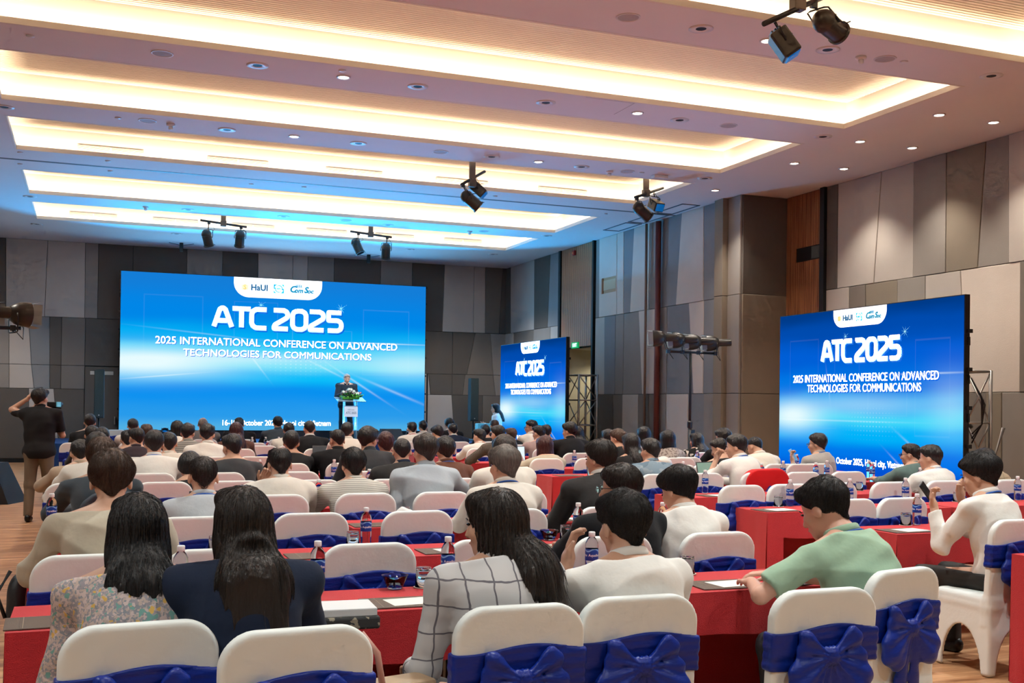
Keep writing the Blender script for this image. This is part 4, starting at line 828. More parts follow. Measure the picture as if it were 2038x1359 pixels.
def bowl(x,y,label,z=.752):
    e=empty('candy_bowl',(x,y,z),label=label,cat='bowl')
    MB().lathe([(0,.004),(.032,.0),(.034,.004),(.058,.058),(.060,.060),(.056,.058),(.031,.010),(0,.010)],26,close=False).build('bowl',GLS,e,smooth=True)
    r=random.Random(int(x*97))
    cols=[mat('candy_teal',(.02,.35,.45),.3),mat('candy_blue',(.02,.12,.5),.3),mat('candy_white',(.8,.85,.85),.3)]; src={}
    for k in range(13):
        m=cols[k%3]; a=r.uniform(0,2*PI); rr=r.uniform(0,.030); p=(math.cos(a)*rr,math.sin(a)*rr,.018+r.uniform(0,.022))
        if m not in src: src[m]=MB().lathe([(0,-.006),(.008,-.004),(.010,0),(.008,.004),(0,.006)],8,close=False).add([(.009,-.004,0),(.020,-.009,.002),(.020,.009,-.002),(.009,.004,0)],[(0,1,2,3)]).add([(-.009,-.004,0),(-.020,-.009,-.002),(-.020,.009,.002),(-.009,.004,0)],[(3,2,1,0)]).build('sweet',m,e,smooth=True); o=src[m]; 
        else: o=again(src[m],'sweet',e)
        o.location=p; o.rotation_euler=(r.uniform(-1,1),r.uniform(-1,1),a); o.scale=(1.1,)*3
FOLM=mat('folder_brown_leather',(.115,.082,.062),.45,spec=.5,bump=.5,bscale=300); PAPM=mat('paper_white',(.80,.76,.70),.8)
def folder(x,y,rz,label,paper=None,z=.7505,w=.31,d=.225):
    e=empty('leather_desk_pad',(x,y,z),rz,label=label,cat='folder')
    MB().box(-w/2,w/2,-d/2,d/2,0,.006,bev=.002).build('cover',FOLM,e); MB().box(-w/2+.062,-w/2+.064,-d/2+.004,d/2-.004,.0058,.0068).build('crease',mat('stitch_tan',(.35,.27,.2),.6),e)
    if paper:
        a=MB().box(-.105,.105,-.075,.075,0,.0012).build('note_paper',PAPM,None,loc=(x+.05*math.cos(rz),y+.05*math.sin(rz)-.005,z+.0062)); a.rotation_euler=(0,0,rz+.12); tag(a,paper,'paper')
def drape(x,y,m,label,cat='jacket',z=.935,w=.25,low=.55,rz=0):
    """garment hung over a chair back"""
    def f(P):
        b=backslab(P,.034)+wav(P*V(1.6,1,.6),30,int(x*31),5)*.007
        sh=np.abs(P[:,0])-(.235+.10*np.clip((.9-P[:,2])/.4,0,1)); a=rcf(P,(-.20,.02,.86),(-.25,.0,low),.035,.055,1.3); c=rcf(P,(.20,.02,.86),(.25,.0,low),.035,.055,1.3)
        return smax(smin(smin(b,a,.03),c,.03),low-P[:,2]+.02*np.sin(P[:,0]*20),.01)
    vt,F=nets(f,(-.36,-.14,low-.06),(.36,.16,.99),.012); me=npmesh(cat,vt,F); me.materials.append(m); o=D.objects.new('hung_'+cat,me); link(o); o.location=(x,y,0); o.rotation_euler=(0,0,rz); tag(o,label,cat); return o
def laptop(x,y,rz,label,scr,w=.32,tilt=.30,z=.752,dark=False):
    e=empty('laptop',(x,y,z),rz,label=label,cat='laptop'); k=mat('laptop_grey',(.10,.10,.105),.4,metal=.5)
    MB().box(-w/2,w/2,-.11,.11,0,.014,bev=.003).build('keyboard_base',k,e)
    M=Matrix.Translation((0,.11,.012))@Matrix.Rotation(-tilt,4,'X')
    MB().box(-w/2,w/2,-.004,.004,0,.215,bev=.003).xf(M).build('lid',k,e)
    MB().box(-w/2+.008,w/2-.008,-.0055,-.0045,.010,.205).xf(M).build('screen',scr,e)
    q=MB()
    for r in range(4):
        for c in range(11): q.box(-w/2+.03+c*.0238,-w/2+.05+c*.0238,-.01+r*.024,.008+r*.024,.0145,.016)
    q.build('keys',BLACK,e,kind='stuff')
    if not dark:
        q=MB()
        for r in range(6): q.box(-w/2+.03,-w/2+.03+(.1+.12*((r*7)%3)/2),-.0062,-.0056,.17-r*.022,.176-r*.022)
        q.xf(M).build('text_lines',mat('screen_text',(.3,.45,.5),.6),e,kind='stuff')
# ---------------------------------------------------------------- people
SKIN=mat('skin',(.62,.36,.25),.5,sss=.0,spec=.4,noise=.06,nscale=20)
HAIRC={'black':(.012,.010,.010),'dark':(.022,.015,.012),'brown':(.06,.032,.02),'burgundy':(.05,.014,.014),'grey':(.19,.16,.14),'light':(.35,.3,.26)}
def hairmat(k):
    c=HAIRC[k]; return mat('hair_'+k,c,.42,spec=.5,noise=.5,nscale=14,bump=1.2,bscale=70,stretch=(1,1,.12),aniso=.4)
EYE=mat('eye_dark',(.01,.008,.006),.15); LIP=mat('lips',(.45,.17,.14),.5); FRAME=mat('glasses_frame_black',(.01,.01,.012),.3); LENS=mat('lens_screen_blue',(.2,.7,.9),.05,trans=.8)  # blue screen light on glasses is put into the lens colour
SHOE=mat('shoe_black',(.012,.012,.012),.35); LANY=mat('lanyard_blue',(.01,.09,.42),.5); LANYR=mat('lanyard_red',(.5,.02,.03),.5)
WSH=mat('collar_white',(.75,.72,.68),.8)
def headf(P,hs=1.,neck=None):
    d=el(P,(0,-.012,.03),(.077,.096,.09))
    d=smin(d,el(P,(0,.026,-.042),(.058,.066,.072)),.03)
    d=smin(d,el(P,(0,.062,-.088),(.028,.026,.024)),.03)
    d=smin(d,rc(P,(0,.086,.012),(0,.106,-.026),.008,.013),.015)
    for s in(-1,1):
        d=smin(d,el(P,(s*.04,.06,-.02),(.026,.022,.022)),.02)
        d=smax(d,-el(P,(s*.032,.103,.012),(.016,.014,.011)),.012)
        d=smin(d,el(P,(s*.079,-.008,-.012),(.009,.021,.033),rotx(-.25)),.008)
    d=smin(d,el(P,(0,.086,-.056),(.024,.012,.010)),.012)
    return d
def hairf(P,kind,seed,Pw=None,C7=None,L=.3,vol=1.):
    # P in head space; Pw = head-centred but un-tilted space (for hair that hangs)
    if kind=='bald':
        d=el(P,(0,-.016,.028),(.081,.101,.088)); d=smax(d,-el(P,(0,.03,.095),(.082,.105,.088)),.01)
        d=smin(d,rc(P,(0,-.055,0),(0,-.055,-.05),.058,.05),.02)
        d=smax(d,(P[:,1]+.03)*.67-(P[:,2]+.035)*.74,.01); return d+wav(P,120,seed)*.0012
    a=.091*vol
    d=el(P,(0,-.014-.05*(vol-1),.036),(.084*vol,.104*vol,.092*(1+(vol-1)*1.2)))
    d=smin(d,rc(P,(0,-.05,.0),(0,-.055,-.062),.066,.047),.03)
    d=smin(d,rc(P,(-.045,.045,.085),(.05,.05,.085),.028,.028),.03)
    if kind in('short','crop','curly','thin'):
        if kind!='curly': d=d+.013*np.clip((.035-P[:,2])/.09,0,1)
        cut=(P[:,1]+.032)*.69-(P[:,2]+.028)*.72
        d=smax(d,cut,.012)
        if kind=='crop': d=d+.005
        if kind=='thin': d=smax(d,-el(P,(0,-.03,.135),(.045,.05,.03)),.012)
        amp={'short':.0065,'crop':.0012,'curly':.008,'thin':.002}[kind]; fr={'short':60,'crop':150,'curly':170,'thin':90}[kind]
        q=P*V(1,1,.45) if kind!='curly' else P
        return d+wav(q,fr,seed,7)*amp+wav(q,fr*2.6,seed+1,6)*amp*.45
    # bob / long: hanging part
    e=rcf(Pw,(0,-.022,.02),(0,-.03,-.09 if kind!='bun' else -.02),.088*vol,.083*vol,1.05)
    if kind=='bob':
        e=smin(e,rcf(Pw,(0,-.03,-.08),(0,-.028,-L),.086*vol,.078*vol,1.1),.03)
    if kind in('long','half'):
        sh=float(C7[1])-.03
        xo=.05*min(1,max(0,(L-.3)/.1)); e=smin(e,rcf(Pw,(0,-.03,-.05),(0,sh-.06-xo*.6,-.18),.088*vol,.10*vol,1.45),.04)
        e=smin(e,rcf(Pw,(0,sh-.06-xo*.6,-.18),(.01,sh-.06-xo-.13*min(1,(L-.15)/.2),-L),.10*vol,.062*vol,1.8),.05)
    if kind=='half':
        e=smin(e,el(Pw,(.0,-.122,-.035),(.035,.016,.02)),.012); e=smax(e,-(rc(Pw,(-.2,-.165,-.055),(.2,-.165,-.055),.028,.028)),.02)
    d=smin(d,e,.02)
    if kind in('bun',):
        d=smin(d,el(P,(.0,-.115,.015),(.042,.036,.042)),.012)
    d=smax(d,-el(P,(0,.098,-.045),(.07,.085,.125)),.015)
    if kind=='bun': d=smax(d,(P[:,1]+.03)*.69-(P[:,2]+.04)*.72,.012)
    th=np.arctan2(Pw[:,0],-(Pw[:,1]-.02))
    low=np.clip(-(Pw[:,2])/.3,0,1)
    d=d+(np.sin(th*31+wav(Pw,20,seed)*4)*.0022+np.sin(th*57+wav(Pw,25,seed+3)*5)*.0014)*(.5+low)+wav(Pw,30,seed+5)*.004*low
    if kind in('long','half','bob'):
        rag=np.sin(th*23+seed)*.018+np.sin(th*47+seed)*.010
        d=smax(d,-(Pw[:,2]+L+rag*(1 if kind!='bob' else .25)),.01)
    return d
def collar(parent,C,n,r,h,m,name='collar',open_=True):
    """folded collar round the neck; C centre, n axis"""
    n=Vector(n).normalized(); a=Vector((1,0,0)); b=n.cross(a).normalized()
    vs=[];fs=[]; N=28; prof=[(-.002,-.3*h),(0,h*.75),(.004,h),(.010,h*.8),(.017,-.15*h),(.013,-.2*h),(.006,h*.6)]
    for i in range(N+1):
        t=-PI*1.42+ (PI*1.84)*i/N if open_ else 2*PI*i/N
        t=-PI/2+(i/N-.5)*2*PI*(.92 if open_ else 1.)
        for dr,z in prof:
            rr=r+dr; vs.append(Vector(C)+a*math.cos(t)*rr*.98+b*math.sin(t)*rr*1.05+n*z)
    K=len(prof)
    for i in range(N):
        for k in range(K): fs.append((i*K+k,(i+1)*K+k,(i+1)*K+(k+1)%K,i*K+(k+1)%K))
    return mk(name,vs,fs,m,parent,True)
def handsdf(P,s,curl=.5,grip=False):
    """hand: wrist at origin, fingers along +Y, palm facing -Z, thumb on side s"""
    d=el(P,(0,.045,0),(.038,.05,.014)); d=smin(d,rc(P,(0,-.02,0),(0,.02,0),.024,.026),.02)
    for i,(x,l) in enumerate(((-.028,.062),(-.010,.072),(.010,.068),(.028,.052))):
        x*=-s; b0=V(x,.082,0); c=curl
        p1=b0+V(x*.08,l*.5*math.cos(c*.6),-l*.5*math.sin(c*.6)); p2=p1+V(0,l*.3*math.cos(c*1.5),-l*.3*math.sin(c*1.5)); p3=p2+V(0,l*.25*math.cos(c*2.2),-l*.25*math.sin(c*2.2))
        q=smin(rc(P,b0-V(0,.02,0),p1,.0095,.0085),rc(P,p1,p2,.0085,.0078),.003); q=smin(q,rc(P,p2,p3,.0078,.0065),.003); d=smin(d,q,.005)
    t0=V(s*.026,.02,-.004);t1=V(s*.052,.05,-.014);t2=V(s*.06,.078,-.02-.01*curl)
    d=smin(d,smin(rc(P,t0,t1,.013,.0105),rc(P,t1,t2,.0105,.008),.004),.008); return d
def frame_of(d,pn):
    d=np.array(d,dtype=np.float32);d/=np.linalg.norm(d); z=-np.array(pn,dtype=np.float32); z-=d*(z@d); z/=np.linalg.norm(z)+1e-9; x=np.cross(d,z); return np.stack([x,d,z],1)
ARMS={ # elbow offset from shoulder, wrist offset from elbow (side-mirrored x), finger dir, palm normal
 'desk':((.07,.15,-.235),(-.09,.215,.02),(-.2,1,0),(0,0,-1)),
 'desk2':((.03,.20,-.2),(-.14,.17,-.01),(-.5,.8,0),(0,0,-1)),
 'lap':((.05,.05,-.28),(-.05,.22,-.06),(-.2,1,-.1),(0,0,-1)),
 'wide':((.20,.12,-.17),(-.17,.17,-.04),(-.6,.8,0),(0,0,-1)),
 'face':((.05,.22,-.19),(-.085,-.03,.235),(-.2,.05,1),(-.6,-.5,0)),
 'chin':((.02,.23,-.17),(-.12,-.0,.215),(-.4,-.1,.9),(0,-1,0)),
 'lean':((.12,.12,-.22),(-.13,.18,-.0),(-.3,1,0),(0,0,-1)),
 'phone':((.05,.15,-.25),(-.03,.07,.22),(-.1,.3,1.),(-.3,-.8,.5)),
 'raise':((.16,.21,.05),(-.23,-.04,.17),(-.5,0,.9),(-.8,0,0)),
 'hold':((.06,.06,-.27),(-.12,.21,.1),(-.4,.8,.2),(-.6,0,.4)),
 'side':((.05,-.01,-.285),(0,.05,-.25),(0,.1,-1),(-1,0,0)),
}
PCOUNT=[0]
STR=[]
def person(label,head,rz=0.,lean=.12,pitch=.15,yaw=0.,tilt=0.,w=1.,b=1.,arms=('desk','desk'),shirt='shirt',col=(.7,.66,.6),smat=None,hair='short',hcol='black',L=.3,vol=1.,sleeve='long',pants=(.03,.03,.035),lany=None,glasses=False,h=.013,stand=False,floor=0.,skin=None,eyes=True,under=None,seat=.47,hs=1.,strands=0,female=False,group=None,trap=1.,fold=1.):
    """head = (x,y,ztop) of the head in the room; rz = heading of the body from +Y"""
    PCOUNT[0]+=1; seed=PCOUNT[0]*7+3; rnd=random.Random(seed)
    sk=skin or SKIN
    hx,hy,ht=head; ht-=floor
    H0=.118*hs
    if stand:
        sc=ht/1.72; P0=V(0,0,.92*sc); tl=.52*sc
    else:
        sc=1.; P0=V(0,0,seat+.09); tl=.50
    # natural top for this pose
    nk=.16*hs; hd=V(0,math.sin(lean+pitch*.5)*nk+.012,math.cos(lean+pitch*.5)*nk*.9)
    top=P0[2]+math.cos(lean)*tl+hd[2]+H0*math.cos(pitch*.6)+.005
    tl2=tl+(ht-top)/math.cos(lean); tl2=max(.36,min(.62,tl2))
    sv=V(0,math.sin(lean),math.cos(lean)); C7=P0+sv*tl2+V(0,.0,0)
    HC=C7+hd; ft=HC[2]+H0*math.cos(pitch*.6)+.005
    dz=ht-ft   # residual
    if abs(dz)>.001: P0=P0+V(0,0,dz);C7=C7+V(0,0,dz);HC=HC+V(0,0,dz)
    Rh=rotz(yaw)@rotx(-pitch)@roty(tilt)
    toh=lambda P:((P-HC)/hs)@Rh
    sw=.178*w
    ba=-(.03 if not stand else .0)
    ch=P0+(C7-P0)*.70+V(0,ba,0); ab=P0+(C7-P0)*.35+V(0,ba*.6,0)
    Rl=rotx(-lean)
    SH={s:C7+V(s*sw,.018,-.058) for s in(-1,1)}
    EL={};WR={};HD={}
    for s,pose in zip((-1,1),arms):
        e,q,fd,pn=ARMS[pose]; 
        e=V(s*e[0],e[1],e[2]); e=e/np.linalg.norm(e)*.285; q=V(s*q[0],q[1],q[2]); q=q/np.linalg.norm(q)*.25
        EL[s]=SH[s]+e; WR[s]=EL[s]+q
        if pose in('desk','desk2','wide','lean') and not stand and WR[s][2]<.80: 
            dzz=.80-WR[s][2]; WR[s][2]=.80; 
            if EL[s][2]<.80: EL[s][2]=max(EL[s][2],.79-.0)
        HD[s]=(V(s*fd[0],fd[1],fd[2]),V(s*pn[0],pn[1],pn[2]))
    def torso(P,t=0.,arm=True,low=True):
        d=el(P,ch,(.165*w,.108*b+.01,.20),Rl)
        d=smin(d,el(P,ab,(.148*w*(b*.5+.5),.112*b,.19),Rl),.06)
        if low: d=smin(d,el(P,P0,(.172*(.92 if not female else 1.0)*w,.128,.13)),.06)
        d=smin(d,rcf(P,SH[-1]*V(.8,1,1)+V(0,-.012,.0),SH[1]*V(.8,1,1)+V(0,-.012,.0),.062,.062,1.0),.05)
        for s in(-1,1):
            d=smin(d,rc(P,C7+V(s*.02,.0,.035),SH[s]+V(0,-.005,.012),.046*trap,.048),.045)
            if arm:
                a=rc(P,SH[s],EL[s],.056*(.9 if female else 1),.046*(.9 if female else 1)); d=smin(d,a,.035)
        return d-t
    def legs(P,t=0.):
        d=None
        for s in(-1,1):
            if stand:
                hp=P0+V(s*.085,0,-.06); kn=V(s*.11,.02,.48*sc); an=V(s*.12+.0,-.01,.08)
                q=smin(rc(P,hp,kn,.088,.06),rc(P,kn,an,.062,.05),.03)
            else:
                hp=P0+V(s*.085,.02,-.01); kn=V(s*.13,.43,max(.5,P0[2]-.04)); an=V(s*.13,.40,.09)
                q=smin(rc(P,hp,kn,.08,.058),rc(P,kn,an,.056,.042),.03)
            d=q if d is None else smin(d,q,.03)
        d=smin(d,el(P,P0,(.168*w,.125,.115)),.05)
        return d-t
    def body(P):
        q=toh(P); d=headf(q)*hs
        nt=HC+Rh@V(0,-.028,-.045)*hs
        nr=.052 if not female else .044
        d=smin(d,rc(P,nt,C7+V(0,.012,.0),nr,nr+.010),.025)
        d=smin(d,torso(P,-.012,arm=False),.03)
        for s in(-1,1):
            d=smin(d,rc(P,SH[s],EL[s],.046,.037),.02); d=smin(d,rc(P,EL[s],WR[s],.038,.026),.012)
            if not(h<=.0115 and detail_hand): 
                fd,pn=HD[s]; d=smin(d,handsdf((P-WR[s])@frame_of(fd,pn),-s,.5),.008)
        d=smin(d,legs(P,-.015),.03)
        return d
    detail_hand=True
    yaw0=rz
    root=empty('person',label=label,cat='person',group=group)
    off=rotz(rz)@V(HC[0],HC[1],0)
    root.location=(hx-off[0],hy-off[1],floor); root.rotation_euler=(0,0,rz)
    lo=(-.58,-.28,0.0);hi=(.58,.92,ht+.03)
    if stand: lo=(-.6,-.3,0);hi=(.6,.62,ht+(.3 if 'raise' in arms else .05))
    o=blob('body',body,lo,hi,h,sk,root)
    if h<=.0115:   # separate finger-resolution hands merged into the body mesh
        vts=[];fcs=[];k=len(o.data.vertices)
        bm=bmesh.new(); bm.from_mesh(o.data)
        for s in(-1,1):
            fd,pn=HD[s]; M=frame_of(fd,pn)
            vt,F=nets(lambda P:handsdf(P,-s,CURL.get(arms[0 if s<0 else 1],.5)),(-.08,-.05,-.08),(.08,.2,.06),.0042)
            vt=vt@M.T+WR[s]; me=npmesh('hand',vt,F); bm.from_mesh(me); D.meshes.remove(me)
        bm.to_mesh(o.data); bm.free(); o.data.polygons.foreach_set('use_smooth',[True]*len(o.data.polygons))
    # clothing
    suit=shirt=='suit'
    t=.009 if not suit else .019
    if smat is None:
        smat=mat('cloth_%02x%02x%02x'%tuple(int(min(1,c)*255) for c in col)+('s' if suit else ''),col,.85,sheen=.15 if not suit else .05,spec=.25,noise=.07,nscale=7,bump=.8,bscale=7,stretch=(1,1,1))
    cn=V(0,.42,.9); cn/=np.linalg.norm(cn); cp=C7+V(0,-.055,.046 if shirt in('shirt','suit','polo') else .022)
    def cloth(P):
        d=torso(P,t,arm=sleeve=='long')
        for s in(-1,1):
            if sleeve!='long':
                ax=(EL[s]-SH[s]);ax=ax/np.linalg.norm(ax); en=SH[s]+(EL[s]-SH[s])*(.80 if sleeve=='short' else .1); a_=smax(rc(P,SH[s],EL[s],.056+t,.056+t),(P-en)@ax,.006); d=smin(d,a_,.03)
            if suit: d=smin(d,rc(P,C7+V(s*.03,0,.01),SH[s]+V(s*.02,-.005,.012),.05,.064),.03)
            if sleeve=='long': d=smin(d,rc(P,EL[s],EL[s]+(WR[s]-EL[s])*.93,.046+t*.8,.034+t*.7),.02)
        d=d-(.014 if stand else .010)*np.clip((P0[2]+.15-P[:,2])/.15,0,1)
        d=smax(d,(P-cp)@cn,.006)
        bot=P0[2]-(.07 if not stand else .10*sc)
        d=smax(d,bot-P[:,2],.01)
        q=P*V(1,1.3,1)
        d=d+(wav(q,26,seed,5)*.004+wav(P*V(.5,1,1.6),48,seed+9,4)*.0025)*fold
        if not suit: d=d+(np.abs(wav(P*V(.8,1,1.3),17,seed+13,3))-.3)*.011*fold
        return d
    blob('jacket' if suit else 'shirt' if not female else 'blouse',cloth,(lo[0],lo[1],max(0,P0[2]-.25)),(hi[0],hi[1],C7[2]+.14),h,smat,root)
    if sleeve!='long' and shirt=='polo': pass
    if shirt in('shirt','polo'): collar(root,C7+V(0,.012,.028),(0,.38,.92),.064,.030,smat)
    if suit:
        if isinstance(under,tuple): under=mat('cloth_%02x%02x%02x'%tuple(int(min(1,c)*255) for c in under),under,.85)
        collar(root,C7+V(0,.012,.032),(0,.38,.92),.061,.034,under or WSH,'shirt_collar'); collar(root,C7+V(0,.008,.012),(0,.38,.92),.070,.03,smat,'jacket_collar')
    if lany:
        m=LANY if lany=='blue' else LANYR
        A=V(1,0,0);n=V(0,.38,.92);B=V(0,.92,-.38); pts=[]
        for i in range(21):
            tt=-PI/2+(i/20-.5)*PI*1.5; pts.append(C7+V(0,.010,.022)+A*math.cos(tt)*.083+B*math.sin(tt)*.087)
        pts=[V(-.07,.15,-.16)+C7]+pts+[V(.07,.15,-.16)+C7] if False else pts
        MB().tube(pts,.0055,6).build('lanyard',m,root,smooth=True)
    pm=mat('trousers_%02x%02x%02x'%tuple(int(min(1,c)*255) for c in pants),pants,.85,noise=.08,nscale=9,bump=.6,bscale=9)
    def pant(P): return smax(smax(legs(P,.012 if not stand else .006),.07-P[:,2],.01),P[:,2]-(P0[2]+.02),.01)+wav(P,30,seed+4)*.003
    blob('trousers',pant,(-.35,-.25,0),(.35,.62 if not stand else .3,P0[2]+.12),max(h,.016),pm,root)
    for s in(-1,1):
        an=V(s*.13,.40,.0) if not stand else V(s*.12,-.01,0)
        q=MB(); 
        def shoe(P,an=an): return smax(smin(el(P,an+V(0,.08,.035),(.045,.10,.045)),el(P,an+V(0,-.02,.05),(.04,.055,.055)),.03),.002-P[:,2],.004)
        if s==-1: sh=blob('shoe',shoe,an+V(-.07,-.12,-.02),an+V(.07,.22,.13),.014,SHOE,root); 
        else: blob('shoe',shoe,an+V(-.07,-.12,-.02),an+V(.07,.22,.13),.014,SHOE,root)
    # hair
    if hair:
        hm=hairmat(hcol); C7h=(C7-HC)
        hf=lambda P:hairf(toh(P),hair,seed,(P-HC)/hs@rotz(yaw),C7h,L,vol)*hs
        lo2=HC-V(.17,.24,.14 if hair in('short','crop','bald','curly','thin','bun') else L+.05); hi2=HC+V(.17,.16,.16)
        hh=min(h,.0075 if h<=.0115 else .011)
        blob('hair',hf,lo2,hi2,hh,hm,root)
        if strands: STR.append((hf,root,hm,HC,hair,L,strands,seed,yaw))
    if eyes:
        for s in(-1,1):
            p=HC+Rh@V(s*.032,.0845,.012)*hs; MB().lathe([(.0,-.0055),(.006,-.003),(.0085,0),(.006,.003),(0,.0055)],8,p,close=False).build('eye',EYE,root,smooth=True)
            a=[HC+Rh@V(s*x,y,z)*hs for x,y,z in((.014,.094,.027),(.03,.091,.033),(.048,.078,.028))]
            MB().tube(a,[.0025,.0032,.0018],5).build('eyebrow',hairmat('black' if hcol in('grey',) else hcol),root,smooth=True)
        a=[HC+Rh@V(x,y,z)*hs for x,y,z in((-.022,.088,-.056),(-.008,.0985,-.054),(.008,.0985,-.054),(.022,.088,-.056))]
        MB().tube(a,[.002,.0045,.0045,.002],6).build('mouth',LIP,root,smooth=True)
    if glasses:
        g=empty('glasses'); g.parent=root; q=MB()
        T=lambda x,y,z:HC+Rh@V(x,y,z)*hs
        for s in(-1,1):
            q.tube([T(s*.034+.024*math.cos(a*PI/6),.112-.006*abs(math.cos(a*PI/6)),.008+.018*math.sin(a*PI/6)) for a in range(13)],.0018,5)
            q.tube([T(s*.057,.104,.014),T(s*.080,.06,.015),T(s*.084,-.01,.008),T(s*.082,-.03,-.012)],.0022,5)
        q.tube([T(-.01,.114,.012),T(.01,.114,.012)],.0018,5)
        q.build('frame',FRAME,g,smooth=True)
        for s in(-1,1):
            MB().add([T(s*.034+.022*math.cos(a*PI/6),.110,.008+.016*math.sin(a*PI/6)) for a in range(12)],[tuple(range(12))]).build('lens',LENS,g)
    root['C']=[float(x) for x in C7]; root['WR']=[float(x) for s in(-1,1) for x in WR[s]]
    return root,dict(HC=HC,C7=C7,WR=WR,EL=EL,SH=SH,Rh=Rh,P0=P0)
CURL={'face':.6,'phone':.9,'hold':1.0,'desk':.35,'desk2':.35,'lap':.5,'lean':.4,'wide':.35,'chin':.9,'raise':.7,'side':.5}
def do_strands():
    """fine strands lying on the hair, traced over the surface from the crown"""
    for hf,root,hm,HC,kind,L,n,seed,yaw in STR:
        r=np.random.RandomState(seed)
        long_=kind in('long','half','bob'); 
        P=(HC+r.uniform(-1,1,(n*3,3))*V(.10,.12,.11)+V(0,-.02,.03 if not long_ else .0)).astype(np.float32)
        if long_:
            P[:,2]=HC[2]+r.uniform(-L*.8,.13,len(P)); P[:,0]=HC[0]+r.uniform(-.12,.12,len(P)); P[:,1]=HC[1]+r.uniform(-.17,.09,len(P))
        def grad(P):
            e=.004; g=np.stack([hf(P+V(e,0,0))-hf(P-V(e,0,0)),hf(P+V(0,e,0))-hf(P-V(0,e,0)),hf(P+V(0,0,e))-hf(P-V(0,0,e))],1)
            return g/(np.linalg.norm(g,axis=1)[:,None]+1e-6)
        for _ in range(4):
            d=hf(P); P=(P-grad(P)*d[:,None]).astype(np.float32)
        ok=(np.abs(hf(P))<.003); P=P[ok][:n]; n2=len(P)
        K=9 if long_ else 5; step=(.016 if long_ else .0075); lines=[P.copy()]
        crown=HC+V(.01,-.05,.12)
        ph=r.uniform(0,6.28,n2)[:,None]; jig=r.normal(size=(n2,3)).astype(np.float32)
        for k in range(K-1):
            g=grad(P); dirv=(P-crown); dirv/=np.linalg.norm(dirv,axis=1)[:,None]+1e-6
            dirv=dirv*(.9 if not long_ else .35)+V(0,0,-1)*(.35 if not long_ else 1.)+jig*(.22 if not long_ else .06)
            dirv-=g*(dirv*g).sum(1)[:,None]*.98; dirv/=np.linalg.norm(dirv,axis=1)[:,None]+1e-6
            P=(P+dirv*step).astype(np.float32); lift=(.0012+.0008*k) if not long_ else .0015
            P=(P-g*((hf(P)-lift)[:,None])*.9).astype(np.float32); lines.append(P.copy())
        A=np.stack(lines,1).reshape(-1,3)
        cu=D.hair_curves.new('hair_strands'); cu.add_curves([K]*n2)
        cu.attributes['position'].data.foreach_set('vector',A.astype(np.float32).ravel())
        rad=cu.attributes.get('radius') or cu.attributes.new('radius','FLOAT','POINT')
        rr=np.tile(np.linspace(.0009,.00025,K),n2).astype(np.float32); rad.data.foreach_set('value',rr)
        cu.materials.append(hm)
        hp=[c for c in root.children if c.name.startswith('hair')][0]
        o=D.objects.new('hair_strands',cu); link(o,hp); o['kind']='stuff'
# ---------------------------------------------------------------- who sits where: (head x, y, top), words, settings
WH,WHC,NAVY,BLK_,CHAR,DGREY,MGREY,SLATE=(.74,.68,.60),(.80,.77,.72),(.012,.02,.045),(.010,.010,.012),(.035,.033,.033),(.045,.047,.052),(.16,.15,.15),(.055,.07,.085)
BEIGE,TAN,BROWN,RUST,PLUM,PBLUE,GBLUE,GREEN,GRN2,PINK,BRBLUE,LGREY=(.50,.44,.34),(.42,.31,.22),(.12,.05,.035),(.13,.05,.03),(.045,.03,.04),(.50,.53,.56),(.42,.46,.50),(.34,.50,.36),(.12,.19,.18),(.36,.25,.24),(.01,.10,.35),(.40,.38,.36)
SKIN2=mat('skin_pink',(.68,.38,.28),.5,noise=.06,nscale=20)
def pattern(name,base,cols,scale,kind='spots',rough=.85):
    m=D.materials.new(name); m.use_nodes=True; nt=m.node_tree; b=nt.nodes['Principled BSDF']; b.inputs['Roughness'].default_value=rough; b.inputs['Specular IOR Level'].default_value=.25
    x=NX(nt); tc=nt.nodes.new('ShaderNodeTexCoord'); cur=None
    def mixc(f,a,c):
        k=nt.nodes.new('ShaderNodeMix'); k.data_type='RGBA'; nt.links.new(f,k.inputs['Factor']); 
        if isinstance(a,tuple): k.inputs['A'].default_value=(*a,1)
        else: nt.links.new(a,k.inputs['A'])
        k.inputs['B'].default_value=(*c,1); return k.outputs['Result']
    cur=base
    if kind=='spots':
        for i,(c,s,t) in enumerate(cols):
            mp=nt.nodes.new('ShaderNodeMapping'); mp.inputs['Location'].default_value=(i*3.1,i*1.7,i*.9); nt.links.new(tc.outputs['Object'],mp.inputs[0])
            n=nt.nodes.new('ShaderNodeTexNoise'); n.inputs['Scale'].default_value=s; n.inputs['Detail'].default_value=1; nt.links.new(mp.outputs[0],n.inputs['Vector'])
            cur=mixc(x.m('GREATER_THAN',n.outputs['Fac'],t),cur,c)
    else:
        sp=nt.nodes.new('ShaderNodeSeparateXYZ'); nt.links.new(tc.outputs['Object'],sp.inputs[0])
        for ax,c,s,t in cols:
            n=nt.nodes.new('ShaderNodeTexNoise'); n.inputs['Scale'].default_value=14; nt.links.new(tc.outputs['Object'],n.inputs['Vector'])
            v=x.m('ADD',x.m('MULTIPLY',sp.outputs[ax],s),x.m('MULTIPLY',n.outputs['Fac'],.25)); f=x.m('LESS_THAN',x.m('FRACT',v),t); cur=mixc(f,cur,c)
    nt.links.new(cur,b.inputs['Base Color']); return m
FLORAL=pattern('floral_print',(.56,.45,.40),[((.36,.33,.36),75,.50),((.28,.30,.33),90,.58),((.64,.52,.50),80,.57),((.20,.40,.36),40,.63),((.72,.46,.13),36,.66)],1)
CHECKW=pattern('white_window_check',(.58,.57,.57),[(0,(.16,.15,.17),13,.07),(2,(.16,.15,.17),11,.06)],1,'lines')
